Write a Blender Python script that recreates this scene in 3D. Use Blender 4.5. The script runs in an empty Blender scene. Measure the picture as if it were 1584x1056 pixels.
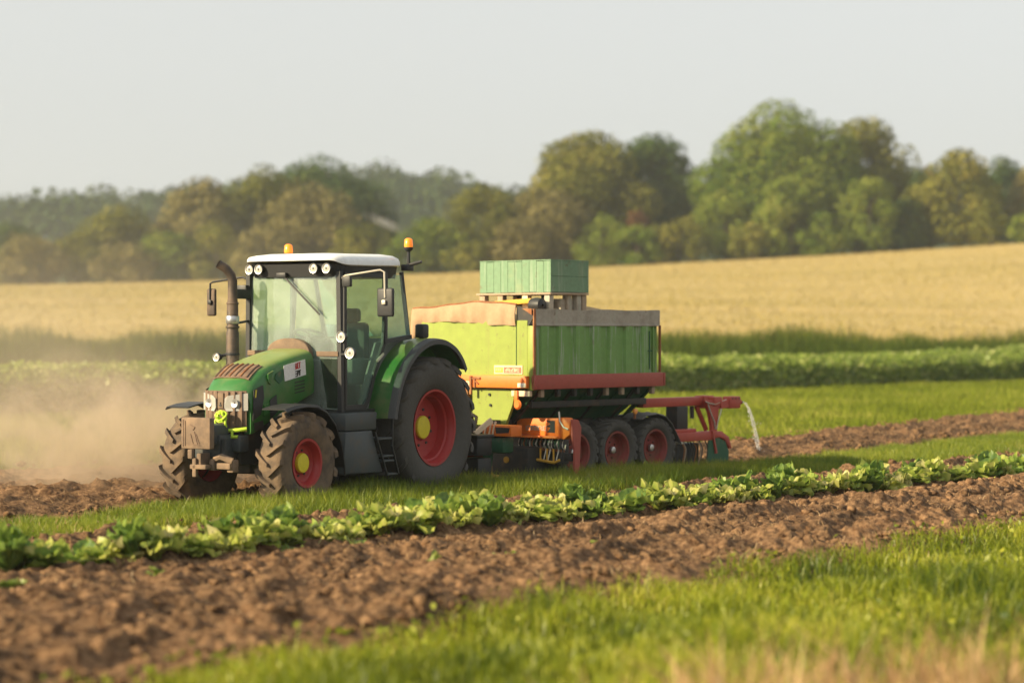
import bpy, bmesh, math, random
import numpy as np
from mathutils import Vector, Matrix

random.seed(7)
RNG = np.random.default_rng(11)
SC = bpy.context.scene
COL = SC.collection
R_ = math.radians

# ------------------------------------------------------------------ camera, light, exposure
cam_d = bpy.data.cameras.new('camera')
cam = bpy.data.objects.new('camera', cam_d); COL.objects.link(cam)
cam.location = (0, 0, 2.36)
cam.rotation_euler = (R_(90) - math.atan(16 / 3500.0), 0, 0)
cam_d.sensor_width = 36.0
cam_d.lens = 3500 / 1584 * 36.0
cam_d.clip_start = 0.5
cam_d.clip_end = 6000
cam_d.dof.use_dof = True
cam_d.dof.focus_distance = 30.8
cam_d.dof.aperture_fstop = 0.80
SC.camera = cam

SUN_EL, SUN_X, SUN_Y = 25.0, -0.905, -0.425
world = bpy.data.worlds.new('World'); SC.world = world
world.use_nodes = True
wn = world.node_tree; wn.nodes.clear()
sky = wn.nodes.new('ShaderNodeTexSky'); sky.sky_type = 'NISHITA'; sky.sun_disc = False
sky.sun_elevation = R_(SUN_EL); sky.sun_rotation = math.atan2(SUN_X, SUN_Y)
sky.air_density = 1.0; sky.dust_density = 3.0; sky.ozone_density = 1.0
hs = wn.nodes.new('ShaderNodeHueSaturation'); hs.inputs['Saturation'].default_value = 0.30
bg = wn.nodes.new('ShaderNodeBackground'); bg.inputs['Strength'].default_value = 0.109
wo = wn.nodes.new('ShaderNodeOutputWorld')
veil = wn.nodes.new('ShaderNodeMix'); veil.data_type = 'RGBA'; veil.inputs[0].default_value = 0.68
veil.inputs[7].default_value = (3.42, 3.48, 3.38, 1)          # thin even cloud veil
wn.links.new(sky.outputs[0], hs.inputs['Color']); wn.links.new(hs.outputs[0], veil.inputs[6]); wn.links.new(veil.outputs[2], bg.inputs['Color'])
wn.links.new(bg.outputs[0], wo.inputs[0])

sun_d = bpy.data.lights.new('sun', 'SUN'); sun_d.energy = 5.0; sun_d.angle = R_(0.6)
sun_d.color = (1.0, 0.81, 0.50)
sun = bpy.data.objects.new('sun', sun_d); COL.objects.link(sun)
ce = math.cos(R_(SUN_EL)); sl = math.hypot(SUN_X, SUN_Y)
SUN_DIR = Vector((ce * SUN_X / sl, ce * SUN_Y / sl, math.sin(R_(SUN_EL))))
sun.rotation_euler = SUN_DIR.to_track_quat('Z', 'Y').to_euler()

SC.view_settings.view_transform = 'Standard'
SC.view_settings.look = 'None'
SC.view_settings.exposure = 0.98
SC.view_settings.gamma = 1.0
SC.render.engine = 'CYCLES'
cy = SC.cycles
cy.max_bounces = 8; cy.diffuse_bounces = 3; cy.glossy_bounces = 3; cy.transmission_bounces = 4
cy.transparent_max_bounces = 16; cy.volume_bounces = 1
cy.caustics_reflective = False; cy.caustics_refractive = False
cy.use_denoising = True
cy.sample_clamp_indirect = 8.0
cy.volume_step_rate = 1.0; cy.volume_max_steps = 128

# ------------------------------------------------------------------ noise (numpy)
def _hash(ix, iy, seed):
    n = (ix.astype(np.int64) * 374761393 + iy.astype(np.int64) * 668265263 + seed * 974634347) & 0x7fffffff
    n = ((n ^ (n >> 13)) * 1274126177) & 0x7fffffff
    return ((n ^ (n >> 16)) & 0xffff) / 65535.0
def vnoise(x, y, seed=0):
    ix = np.floor(x); iy = np.floor(y); fx = x - ix; fy = y - iy
    fx = fx * fx * (3 - 2 * fx); fy = fy * fy * (3 - 2 * fy)
    a = _hash(ix, iy, seed); b = _hash(ix + 1, iy, seed); c = _hash(ix, iy + 1, seed); d = _hash(ix + 1, iy + 1, seed)
    return (a * (1 - fx) + b * fx) * (1 - fy) + (c * (1 - fx) + d * fx) * fy
def fbm(x, y, seed=0, o=4):
    s = 0; a = 0.5
    for k in range(o):
        s = s + a * vnoise(x * 2 ** k + 17.3 * k, y * 2 ** k - 9.1 * k, seed + k); a *= 0.5
    return s

# ------------------------------------------------------------------ materials
class NT:
    def __init__(s, name):
        s.m = bpy.data.materials.new(name); s.m.use_nodes = True
        s.t = s.m.node_tree; s.t.nodes.clear()
        s.out = s.n('ShaderNodeOutputMaterial')
    def n(s, typ, **k):
        nd = s.t.nodes.new(typ)
        for a, v in k.items():
            if a.startswith('i_'):
                key = a[2:].replace('_', ' ')
                nd.inputs[int(key) if key.isdigit() else key].default_value = v
            else: setattr(nd, a, v)
        return nd
    def l(s, a, b): s.t.links.new(a, b)
    def surf(s, sh): s.l(sh, s.out.inputs['Surface'])
    def noise(s, scale, coord='Object', detail=4, rough=.55, dist=0):
        tc = s.n('ShaderNodeTexCoord'); no = s.n('ShaderNodeTexNoise', i_Scale=scale, i_Detail=detail, i_Roughness=rough, i_Distortion=dist)
        s.l(tc.outputs[coord], no.inputs['Vector']); return no.outputs['Fac']
    def ramp(s, fac, stops):
        r = s.n('ShaderNodeValToRGB'); e = r.color_ramp.elements
        while len(e) < len(stops): e.new(0.5)
        for el, (p, c) in zip(e, stops):
            el.position = p; el.color = (c[0], c[1], c[2], 1) if hasattr(c, '__len__') else (c, c, c, 1)
        s.l(fac, r.inputs[0]); return r.outputs[0]
    def mix(s, fac, a, b):
        m = s.n('ShaderNodeMix', data_type='RGBA')
        for inp, v in ((m.inputs[0], fac), (m.inputs[6], a), (m.inputs[7], b)):
            if hasattr(v, 'links') or hasattr(v, 'is_linked'): s.l(v, inp)
            elif hasattr(v, '__len__'): inp.default_value = (v[0], v[1], v[2], 1)
            else: inp.default_value = v
        return m.outputs[2]
DUST = (0.30, 0.20, 0.12)
def paint(name, col, rough=.38, dirt=.35, dcol=DUST, metal=0., scale=6., spec=.4, bump=.0, streak=0., top=0., scol=(.34, .38, .30)):
    m = NT(name)
    n1 = m.noise(scale, detail=6); n2 = m.noise(scale * 5, detail=5)
    base = m.mix(m.ramp(n2, [(.3, 0.), (.7, 1.)]), [c * .91 for c in col], [min(1, c * 1.06) for c in col])
    lo = .75 - dirt * .55
    f = m.ramp(n1, [(lo, 0.), (min(1, lo + .25), 1.)])
    mul = m.n('ShaderNodeMath', operation='MULTIPLY', i_1=min(1., dirt * 1.5)); m.l(f, mul.inputs[0])
    col2 = m.mix(mul.outputs[0], base, dcol)
    if streak:
        tc = m.n('ShaderNodeTexCoord'); mp = m.n('ShaderNodeMapping'); mp.inputs['Scale'].default_value = (14, 14, .7)
        m.l(tc.outputs['Object'], mp.inputs[0]); no = m.n('ShaderNodeTexNoise', i_Scale=1.6, i_Detail=4.)
        m.l(mp.outputs[0], no.inputs['Vector'])
        sf = m.ramp(no.outputs['Fac'], [(.55, 0.), (.64, streak)])
        col2 = m.mix(sf, col2, scol)
        sc2 = m.ramp(m.noise(9., detail=8, rough=.75), [(.60, 0.), (.68, .8)]); col2 = m.mix(sc2, col2, (.13, .075, .04))
    if top:   # settled dust plus sunlit lime, painted onto faces that look up
        ge = m.n('ShaderNodeNewGeometry'); sx = m.n('ShaderNodeSeparateXYZ'); m.l(ge.outputs['Normal'], sx.inputs[0])
        col2 = m.mix(m.ramp(sx.outputs['Z'], [(.72, 0.), (.97, top)]), col2, (.40, .40, .13))
    p = m.n('ShaderNodeBsdfPrincipled', i_Metallic=metal); p.inputs['Specular IOR Level'].default_value = spec
    m.l(col2, p.inputs['Base Color'])
    rr = m.ramp(n1, [(lo, rough), (min(1, lo + .25), min(1, rough + .35 * dirt + .1))]); m.l(rr, p.inputs['Roughness'])
    if bump:
        b = m.n('ShaderNodeBump', i_Strength=bump, i_Distance=.02); m.l(n2, b.inputs['Height']); m.l(b.outputs[0], p.inputs['Normal'])
    m.surf(p.outputs[0]); return m.m
def plain(name, col, rough=.5, metal=0., emit=None):
    m = NT(name); n = m.noise(30); c = m.mix(n, [x * .85 for x in col], [min(1, x * 1.15) for x in col])
    p = m.n('ShaderNodeBsdfPrincipled', i_Roughness=rough, i_Metallic=metal); m.l(c, p.inputs['Base Color'])
    if emit: p.inputs['Emission Color'].default_value = (*emit[:3], 1); p.inputs['Emission Strength'].default_value = emit[3]
    m.surf(p.outputs[0]); return m.m
def glass(name, tint, film, amount):
    m = NT(name)
    tr = m.n('ShaderNodeBsdfTransparent'); tr.inputs[0].default_value = (*tint, 1)
    df = m.n('ShaderNodeBsdfDiffuse'); df.inputs[0].default_value = (*film, 1)  # film colour: dust on the glass, plus reflected sky painted in
    nz = m.ramp(m.noise(3.0), [(.3, amount * .7), (.7, amount * 1.25)])
    ge = m.n('ShaderNodeNewGeometry'); inv = m.n('ShaderNodeMath', operation='SUBTRACT', i_0=1.); m.l(ge.outputs['Backfacing'], inv.inputs[1])
    mu1 = m.n('ShaderNodeMath', operation='MULTIPLY'); m.l(nz, mu1.inputs[0]); m.l(inv.outputs[0], mu1.inputs[1]); nz = mu1.outputs[0]
    mx = m.n('ShaderNodeMixShader'); m.l(nz, mx.inputs[0]); m.l(tr.outputs[0], mx.inputs[1]); m.l(df.outputs[0], mx.inputs[2])
    gl = m.n('ShaderNodeBsdfGlossy', i_Roughness=.03); fr = m.n('ShaderNodeFresnel', i_IOR=1.5)
    m2 = m.n('ShaderNodeMixShader'); mu2 = m.n('ShaderNodeMath', operation='MULTIPLY'); m.l(fr.outputs[0], mu2.inputs[0]); m.l(inv.outputs[0], mu2.inputs[1]); m.l(mu2.outputs[0], m2.inputs[0]); m.l(mx.outputs[0], m2.inputs[1]); m.l(gl.outputs[0], m2.inputs[2])
    m.surf(m2.outputs[0]); return m.m
def foliage(name, stops, trans=.35, gloss=.0, patch=None):
    m = NT(name)
    at = m.n('ShaderNodeAttribute', attribute_name='v')
    c = m.ramp(at.outputs['Fac'], stops)
    if patch:
        nz = m.ramp(m.noise(patch[0], detail=3), [(.40, 0.), (.62, 1.)])
        mu = m.n('ShaderNodeMath', operation='MULTIPLY', i_1=patch[2]); m.l(nz, mu.inputs[0])
        c = m.mix(mu.outputs[0], c, patch[1])
    d = m.n('ShaderNodeBsdfDiffuse'); t = m.n('ShaderNodeBsdfTranslucent'); m.l(c, d.inputs[0]); m.l(c, t.inputs[0])
    mx = m.n('ShaderNodeMixShader', i_0=trans); m.l(d.outputs[0], mx.inputs[1]); m.l(t.outputs[0], mx.inputs[2])
    o = mx.outputs[0]
    if gloss:
        g = m.n('ShaderNodeBsdfGlossy', i_Roughness=.45); g.inputs[0].default_value = (1, 1, 1, 1)
        m3 = m.n('ShaderNodeMixShader', i_0=gloss); m.l(o, m3.inputs[1]); m.l(g.outputs[0], m3.inputs[2]); o = m3.outputs[0]
    m.surf(o); return m.m
def soil_mat(name, a, b, c):
    m = NT(name)
    n1 = m.noise(1.1, detail=6); n2 = m.noise(14, detail=7, rough=.65)
    k = m.mix(m.ramp(n1, [(.35, 0.), (.65, 1.)]), a, b)
    k = m.mix(m.ramp(n2, [(.40, 0.), (.74, .95)]), k, c)
    p = m.n('ShaderNodeBsdfPrincipled', i_Roughness=.95); p.inputs['Specular IOR Level'].default_value = .1
    m.l(k, p.inputs['Base Color'])
    bp = m.n('ShaderNodeBump', i_Strength=.7, i_Distance=.03); m.l(m.noise(40, detail=6, rough=.7), bp.inputs['Height']); m.l(bp.outputs[0], p.inputs['Normal'])
    m.surf(p.outputs[0]); return m.m

M = {}
M['green'] = paint('tractor_green', (.028, .135, .026), rough=.36, dirt=.42, scale=3., dcol=(.16, .16, .07), spec=.5, top=.45)
M['lime'] = paint('lime_paint', (.235, .295, .05), rough=.5, dirt=.32, dcol=(.30, .26, .10), scale=1.1, streak=.35, scol=(.22, .22, .06))
M['coil'] = paint('lime_hose', (.42, .60, .04), rough=.5, dirt=.1)
M['tgreen'] = paint('trailer_green', (.145, .285, .070), rough=.5, dirt=.32, dcol=(.17, .19, .09), scale=2., streak=.75)
M['dgreen'] = paint('dark_green', (.02, .09, .045), rough=.5, dirt=.35)
M['boxgreen'] = paint('crate_green', (.15, .25, .15), rough=.7, dirt=.30, dcol=(.34, .34, .20), scale=3, bump=.3, streak=.3)
M['roof'] = paint('white_roof', (.78, .80, .80), rough=.30, scale=2.0, dirt=.10, dcol=(.55, .48, .38))
M['black'] = paint('black_plastic', (.022, .023, .025), rough=.5, dirt=.25, dcol=(.10, .075, .05))
M['dark'] = paint('dark_iron', (.030, .029, .028), rough=.6, dirt=.45, dcol=(.12, .085, .055))
M['slate'] = paint('slate_panel', (.045, .055, .06), rough=.5, dirt=.45, dcol=(.11, .085, .06))
M['trim'] = paint('fender_rubber', (.06, .062, .066), rough=.6, dirt=.2)
M['dusty'] = paint('dusty_panel', (.155, .108, .075), rough=.85, dirt=.55, dcol=(.27, .185, .12), bump=.2)
M['grille'] = paint('dusty_grille', (.13, .085, .06), rough=.8, dirt=.55, dcol=(.24, .16, .11))
M['exhaust'] = paint('exhaust_pipe', (.07, .055, .045), rough=.55, dirt=.55, dcol=(.20, .14, .10), metal=.3)
M['steel'] = paint('steel', (.50, .50, .50), rough=.35, dirt=.2, metal=.9)
M['ltsteel'] = paint('pale_rod', (.5, .46, .38), rough=.45, dirt=.2, metal=.4)
M['tyre'] = paint('tyre_rubber', (.066, .062, .056), rough=.85, dirt=.30, dcol=(.11, .085, .065), scale=4, bump=.3)
M['mudtyre'] = paint('muddy_tyre', (.065, .05, .04), rough=.9, dirt=.75, dcol=(.155, .108, .07), scale=5, bump=.4)
M['rim'] = paint('red_rim', (.33, .022, .022), rough=.45, dirt=.25, dcol=(.26, .10, .07))
M['hubyel'] = paint('yellow_hub', (.62, .52, .02), rough=.45, dirt=.2)
M['redbeam'] = paint('oxide_red', (.34, .070, .050), rough=.6, dirt=.35, dcol=(.22, .11, .07), scale=3)
M['implred'] = paint('implement_red', (.40, .062, .042), rough=.5, dirt=.35, dcol=(.30, .14, .09), scale=4)
M['orange'] = paint('orange_paint', (.72, .17, .022), rough=.5, dirt=.25, dcol=(.55, .24, .10), scale=4)
M['rust'] = paint('rust', (.24, .09, .035), rough=.8, dirt=.5, dcol=(.40, .22, .10), bump=.3)
M['board'] = paint('grey_board', (.38, .34, .28), rough=.85, dirt=.45, dcol=(.15, .12, .09), scale=3, bump=.3, streak=.35)
M['wood'] = paint('weathered_wood', (.36, .27, .19), rough=.85, dirt=.4, dcol=(.20, .16, .12), bump=.3)
M['ywood'] = paint('yellow_wood', (.60, .33, .04), rough=.7, dirt=.3)
M['tarp'] = paint('tan_canvas', (.38, .255, .155), rough=.9, dirt=.30, dcol=(.46, .31, .18), scale=3, bump=.2)
M['flap'] = paint('grey_flap', (.10, .10, .095), rough=.6, dirt=.45, dcol=(.20, .18, .15))
M['white'] = paint('white_decal', (.72, .72, .72), rough=.5, dirt=.15)
M['red_ink'] = plain('red_ink', (.5, .05, .05)); M['black_ink'] = plain('black_ink', (.02, .02, .02))
M['signred'] = paint('sign_red', (.62, .14, .09), rough=.6, dirt=.15); M['signyel'] = paint('sign_yellow', (.70, .56, .06), rough=.6, dirt=.15)
M['cream'] = paint('cream_patch', (.72, .55, .38), rough=.7, dirt=.2)
M['yellow'] = plain('yellow_paint', (.60, .50, .05))
M['beacon'] = plain('amber_lens', (.95, .25, .02), rough=.25, emit=(1., .22, .01, .25))
M['lens'] = paint('lamp_lens', (.50, .46, .41), rough=.15, dirt=.3, dcol=(.30, .25, .2), scale=26)
M['headlens'] = paint('headlamp_lens', (.36, .35, .33), rough=.12, dirt=.35, dcol=(.40, .33, .26), scale=14)
M['amber'] = plain('amber_reflector', (.75, .28, .05), rough=.3)
M['seat'] = plain('seat_fabric', (.05, .06, .055), rough=.8)
M['cabgrey'] = plain('cab_trim', (.13, .14, .13), rough=.7)
M['ws'] = glass('windscreen', (.82, .94, .88), (.58, .68, .60), .27)
M['door_glass'] = glass('door_glass', (.80, .95, .89), (.36, .54, .48), .14)
M['side_glass'] = glass('side_glass', (.84, .94, .93), (.32, .56, .56), .30)  # teal film paints the sky's reflection into the glass colour
M['lower_glass'] = glass('lower_glass', (.30, .40, .34), (.22, .28, .22), .10)
M['grain'] = soil_mat('grain', (.42, .30, .17), (.36, .26, .16), (.55, .42, .26))

# ------------------------------------------------------------------ mesh helpers
class MB:
    def __init__(s): s.v = []; s.f = []
    def add(s, vs, fs):
        b = len(s.v); s.v += [tuple(p) for p in vs]; s.f += [tuple(i + b for i in f) for f in fs]; return s
    def box(s, x0, x1, y0, y1, z0, z1, bev=0., rot=None, piv=None, seg=2):
        bm = bmesh.new(); bmesh.ops.create_cube(bm, size=1.0)
        for v in bm.verts:
            v.co = Vector(((x0 + x1) / 2 + v.co.x * (x1 - x0), (y0 + y1) / 2 + v.co.y * (y1 - y0), (z0 + z1) / 2 + v.co.z * (z1 - z0)))
        if bev: bmesh.ops.bevel(bm, geom=bm.edges[:], offset=bev, segments=seg, affect='EDGES', profile=.5)
        if rot is not None:
            p = Vector(piv) if piv else Vector(((x0 + x1) / 2, (y0 + y1) / 2, (z0 + z1) / 2))
            for v in bm.verts: v.co = rot @ (v.co - p) + p
        bm.verts.index_update()
        s.add([v.co for v in bm.verts], [[v.index for v in f.verts] for f in bm.faces]); bm.free(); return s
    def prism(s, poly, a0, a1, ax='y', bev=0.):
        mk = {'y': lambda p, a: (p[0], a, p[1]), 'x': lambda p, a: (a, p[0], p[1]), 'z': lambda p, a: (p[0], p[1], a)}[ax]
        n = len(poly); bm = bmesh.new()
        A = [bm.verts.new(mk(p, a0)) for p in poly]; B = [bm.verts.new(mk(p, a1)) for p in poly]
        bm.faces.new(A); bm.faces.new(B[::-1])
        for i in range(n): bm.faces.new((A[i], B[i], B[(i + 1) % n], A[(i + 1) % n]))
        bmesh.ops.recalc_face_normals(bm, faces=bm.faces[:])
        if bev: bmesh.ops.bevel(bm, geom=bm.edges[:], offset=bev, segments=2, affect='EDGES', profile=.5)
        bm.verts.index_update()
        s.add([v.co for v in bm.verts], [[v.index for v in f.verts] for f in bm.faces]); bm.free(); return s
    def tube(s, path, r, n=10, cap=True):
        P = [Vector(p) for p in path]; rs = r if hasattr(r, '__len__') else [r] * len(P)
        vs = []; fs = []; up = None
        for i, p in enumerate(P):
            t = (P[min(i + 1, len(P) - 1)] - P[max(i - 1, 0)]).normalized()
            if up is None:
                up = Vector((0, 0, 1)) if abs(t.z) < .9 else Vector((1, 0, 0))
            a = (up - t * up.dot(t)).normalized(); b = t.cross(a); up = a
            for k in range(n):
                an = 2 * math.pi * k / n; vs.append(p + (a * math.cos(an) + b * math.sin(an)) * rs[i])
        for i in range(len(P) - 1):
            for k in range(n):
                k2 = (k + 1) % n; fs.append((i * n + k, i * n + k2, (i + 1) * n + k2, (i + 1) * n + k))
        if cap: fs.append(tuple(range(n))[::-1]); fs.append(tuple((len(P) - 1) * n + k for k in range(n)))
        return s.add(vs, fs)
    def bar(s, a, b, w, h):
        a = Vector(a); b = Vector(b); t = (b - a).normalized()
        up = Vector((0, 0, 1)) if abs(t.z) < .95 else Vector((1, 0, 0))
        x = t.cross(up).normalized() * (w / 2); y = x.cross(t).normalized() * (h / 2)
        vs = [p + x * i + y * j for p in (a, b) for i, j in ((-1, -1), (1, -1), (1, 1), (-1, 1))]
        return s.add(vs, [(3, 2, 1, 0), (4, 5, 6, 7), (0, 1, 5, 4), (1, 2, 6, 5), (2, 3, 7, 6), (3, 0, 4, 7)])
    def lathe(s, prof, c, ax='y', n=32, cap=False):
        vs = []; fs = []; c = Vector(c)
        for r, h in prof:
            for k in range(n):
                a = 2 * math.pi * k / n; u, w = r * math.cos(a), r * math.sin(a)
                vs.append(c + {'y': Vector((u, h, w)), 'x': Vector((h, u, w)), 'z': Vector((u, w, h))}[ax])
        for i in range(len(prof) - 1):
            for k in range(n):
                k2 = (k + 1) % n; fs.append((i * n + k, i * n + k2, (i + 1) * n + k2, (i + 1) * n + k))
        if cap:
            fs.append(tuple(range(n))); fs.append(tuple((len(prof) - 1) * n + k for k in range(n))[::-1])
        return s.add(vs, fs)
    def grid(s, fn, nu, nv):
        vs = [fn(i / nu, j / nv) for i in range(nu + 1) for j in range(nv + 1)]
        fs = [(i * (nv + 1) + j, (i + 1) * (nv + 1) + j, (i + 1) * (nv + 1) + j + 1, i * (nv + 1) + j + 1) for i in range(nu) for j in range(nv)]
        return s.add(vs, fs)
    def shell(s, fn, nu, nv, th):
        """grid with thickness: th is an offset vector"""
        b = len(s.v); s.grid(fn, nu, nv); w = nv + 1; n = (nu + 1) * w
        s.v += [tuple(Vector(s.v[b + i]) + Vector(th)) for i in range(n)]
        s.f += [tuple(b + n + k for k in ((i + 1) * w + j, i * w + j, i * w + j + 1, (i + 1) * w + j + 1)) for i in range(nu) for j in range(nv)]
        for i in range(nu):
            s.f.append((b + i * w, b + n + i * w, b + n + (i + 1) * w, b + (i + 1) * w))
            e = i * w + nv; s.f.append((b + e, b + e + w, b + n + e + w, b + n + e))
        for j in range(nv):
            s.f.append((b + j, b + j + 1, b + n + j + 1, b + n + j))
            e = nu * w + j; s.f.append((b + e, b + n + e, b + n + e + 1, b + e + 1))
        return s
    def build(s, name, mat, parent=None, smooth=40, **props):
        me = bpy.data.meshes.new(name); me.from_pydata(s.v, [], s.f); me.validate()
        bm = bmesh.new(); bm.from_mesh(me); bmesh.ops.recalc_face_normals(bm, faces=bm.faces[:]); bm.to_mesh(me); bm.free()
        if smooth:
            me.shade_smooth(); me.set_sharp_from_angle(angle=R_(smooth))
        me.materials.append(mat)
        o = bpy.data.objects.new(name, me); COL.objects.link(o)
        if parent: o.parent = parent
        for k, v in props.items(): o[k] = v
        return o
def tag(o, label=None, category=None, group=None, kind=None):
    for k, v in (('label', label), ('category', category), ('group', group), ('kind', kind)):
        if v: o[k] = v
    return o
def empty(name, loc=(0, 0, 0), rz=0, parent=None):
    o = bpy.data.objects.new(name, None); COL.objects.link(o); o.location = loc; o.rotation_euler = (0, 0, rz)
    o.empty_display_size = .2
    if parent: o.parent = parent
    return o
def np_mesh(name, V, polys, mat, attr=None, parent=None, smooth=False):
    me = bpy.data.meshes.new(name); V = np.ascontiguousarray(V, dtype=np.float32)
    me.vertices.add(len(V)); me.vertices.foreach_set('co', V.ravel())
    tot = []; idx = []
    for p in polys:
        idx.append(p.ravel()); tot.append(np.full(len(p), p.shape[1]))
    idx = np.concatenate(idx).astype(np.int32); tot = np.concatenate(tot).astype(np.int32)
    me.loops.add(len(idx)); me.loops.foreach_set('vertex_index', idx)
    me.polygons.add(len(tot)); st = np.concatenate([[0], np.cumsum(tot)[:-1]]).astype(np.int32)
    me.polygons.foreach_set('loop_start', st)
    if smooth: me.polygons.foreach_set('use_smooth', np.ones(len(tot), dtype=bool))
    me.update(calc_edges=True)
    if attr is not None:
        a = me.attributes.new('v', 'FLOAT', 'POINT'); a.data.foreach_set('value', np.ascontiguousarray(attr, dtype=np.float32))
    me.materials.append(mat)
    o = bpy.data.objects.new(name, me); COL.objects.link(o)
    if parent: o.parent = parent
    return o
def blades(name, P, h, w, lean, mat, v, bend=.6, az=None):
    n = len(P); az = RNG.uniform(0, 2 * math.pi, n) if az is None else az
    la = RNG.uniform(0, 2 * math.pi, n); sd = np.stack([np.cos(az), np.sin(az), np.zeros(n)], 1) * (w / 2)[:, None]
    ld = np.stack([np.cos(la), np.sin(la), np.zeros(n)], 1) * (lean * h)[:, None]
    up = np.zeros((n, 3)); up[:, 2] = h
    mid = P + up * .55 + ld * .35 * bend; tip = P + up * (1 - .25 * lean[:, None]) + ld
    V = np.stack([P - sd, P + sd, mid + sd * .8, mid - sd * .8, tip], 1).reshape(-1, 3)
    b = np.arange(n) * 5
    return np_mesh(name, V, [np.stack([b, b + 1, b + 2, b + 3], 1), np.stack([b + 3, b + 2, b + 4], 1)], mat, np.repeat(v, 5))
def leaf_mesh(name, C, size, mat, v, parent=None, up_bias=.3, aspect=.55, outward=None):
    """folded leaf cards: C centres (n,3)"""
    n = len(C); d = RNG.normal(size=(n, 3)); d /= np.linalg.norm(d, axis=1)[:, None]
    nr = RNG.normal(size=(n, 3)) * (.8 if outward is None else .55)
    if outward is not None: nr += outward * 1.35
    nr[:, 2] += up_bias
    d -= nr * (np.sum(d * nr, 1) / np.sum(nr * nr, 1))[:, None]; d /= np.linalg.norm(d, axis=1)[:, None] + 1e-9
    nr /= np.linalg.norm(nr, axis=1)[:, None]; sd = np.cross(d, nr)
    s = size[:, None]
    V = np.stack([C - d * s * .5, C + sd * s * aspect * .5 + nr * s * .08, C + d * s * .5, C - sd * s * aspect * .5 + nr * s * .08], 1).reshape(-1, 3)
    b = np.arange(n) * 4
    return np_mesh(name, V, [np.stack([b, b + 1, b + 2], 1), np.stack([b, b + 2, b + 3], 1)], mat, np.repeat(v, 4), parent)

# ------------------------------------------------------------------ lie of the land
def ztop(x): xc = np.clip(x, -110, 130); return 9.2 + .041 * xc + .00022 * xc * xc
RIDX = [-450, -200, -145, -125, -108, -85, -60, -35, -20, -9, 5, 25, 53, 80, 200, 450]
RIDZ = [30, 27, 27.5, 28, 30, 30.5, 33, 36, 35, 33, 30, 31, 35, 35, 34, 34]
def ground_h(x, y):
    x = np.asarray(x, float); y = np.asarray(y, float)
    y0 = 95 + np.where(x > 0, .55, .30) * np.clip(x, -60, 34); t = np.clip((y - y0) / (256 - y0), 0, 1)
    z = ztop(x) * t ** .86
    z = z - .012 * np.clip(y - 256, 0, 170)
    k = np.clip((y - 430) / 200, 0, 1); k = k * k * (3 - 2 * k)
    zr = np.interp(x, RIDX, RIDZ)
    return z * (1 - k) + zr * k
FGL = ([-9.0, -2.4, 1.15, 5.9, 11, 20], [5.6, 14.5, 20.3, 26.6, 33.8, 47])        # edge of the near grass
CBL = ([-12, -4.7, .06, 8.1, 16], [12.8, 20.7, 25.9, 35.2, 44.4])                  # cabbage row
GLL = ([-14, -5.7, .07, 10.1, 22], [15.6, 24.4, 30.0, 42.6, 58.5])                   # verge, near edge
GUL = ([-16, -6.0, -4.5, 4.6, 11.4, 24], [17.5, 26.8, 28.7, 39.2, 50.3, 70])       # verge, far edge
STL = ([-22, -8.2, 4.59, 14.3, 30], [27.0, 36.3, 46.0, 63.2, 88])                  # worked strip, far edge
CRL = ([-40, -14.0, 5.6, 23.4, 50], [37, 62.1, 82.6, 103.2, 128])                  # leafy crop, near edge
def ln(L, x): return np.interp(x, L[0], L[1])
def wheat_y(x): return 112 + .32 * np.clip(x, -60, 60)
def soil_h(x, y):
    a = R_(40); s = x * math.sin(a) + y * math.cos(a); c = x * math.cos(a) - y * math.sin(a)
    ridge = .5 + .5 * np.sin(c * 2 * math.pi / 1.55 + 1.5 * fbm(s * .25, c * .3, 5, 2))
    big = np.abs(fbm(s * .7, c * 1.5, 3, 3) - .44) * 2
    clod = np.abs(fbm(s * 3.6, c * 4.6, 9, 4) - .46) * 2
    fine = fbm(s * 13, c * 13, 21, 3)
    rg = 1 - np.abs(fbm(s * 2.1, c * 2.9, 51, 3) - .45) * 4
    return .004 + .05 * ridge + .17 * (1 - big) ** 2 * (.4 + .6 * ridge) + .10 * clod ** 1.2 + .055 * np.clip(rg, 0, 1) ** 1.5 * (.4 + clod) + .05 * np.abs(fbm(s * 9, c * 10, 57, 3) - .45) * 2 + .03 * fine

# ground sheet
gx = np.concatenate([np.linspace(-450, -160, 15)[:-1], np.linspace(-160, 160, 161), np.linspace(160, 450, 15)[1:]])
gy = np.concatenate([np.linspace(-60, 90, 31)[:-1], np.linspace(90, 270, 121)[:-1], np.linspace(270, 430, 21)[:-1], np.linspace(430, 680, 51)[:-1], np.linspace(680, 900, 8)])
X, Y = np.meshgrid(gx, gy, indexing='ij')
Z = ground_h(X, Y)
zone = np.where(Y > wheat_y(X) - 1, .5, 0.) + np.where(Y > 262, .5, 0.)
i, j = np.meshgrid(np.arange(len(gx) - 1), np.arange(len(gy) - 1), indexing='ij')
b = (i * len(gy) + j).ravel()
gm = NT('earth_and_stubble')
at = gm.n('ShaderNodeAttribute', attribute_name='v')
n1 = gm.noise(.05, detail=5); n2 = gm.noise(1.4, detail=6)
tc = gm.n('ShaderNodeTexCoord'); mp = gm.n('ShaderNodeMapping'); mp.inputs['Scale'].default_value = (.012, .09, .02)
gm.l(tc.outputs['Object'], mp.inputs[0]); n3 = gm.n('ShaderNodeTexNoise', i_Scale=1.0, i_Detail=5.); gm.l(mp.outputs[0], n3.inputs['Vector'])
wheatc = gm.mix(gm.ramp(n3.outputs['Fac'], [(.35, 0.), (.65, 1.)]), (.31, .245, .095), (.41, .315, .145))
wheatc = gm.mix(gm.ramp(n1, [(.52, 0.), (.7, .45)]), wheatc, (.36, .27, .08))
earth = gm.mix(n2, (.035, .055, .014), (.085, .075, .03))
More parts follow.
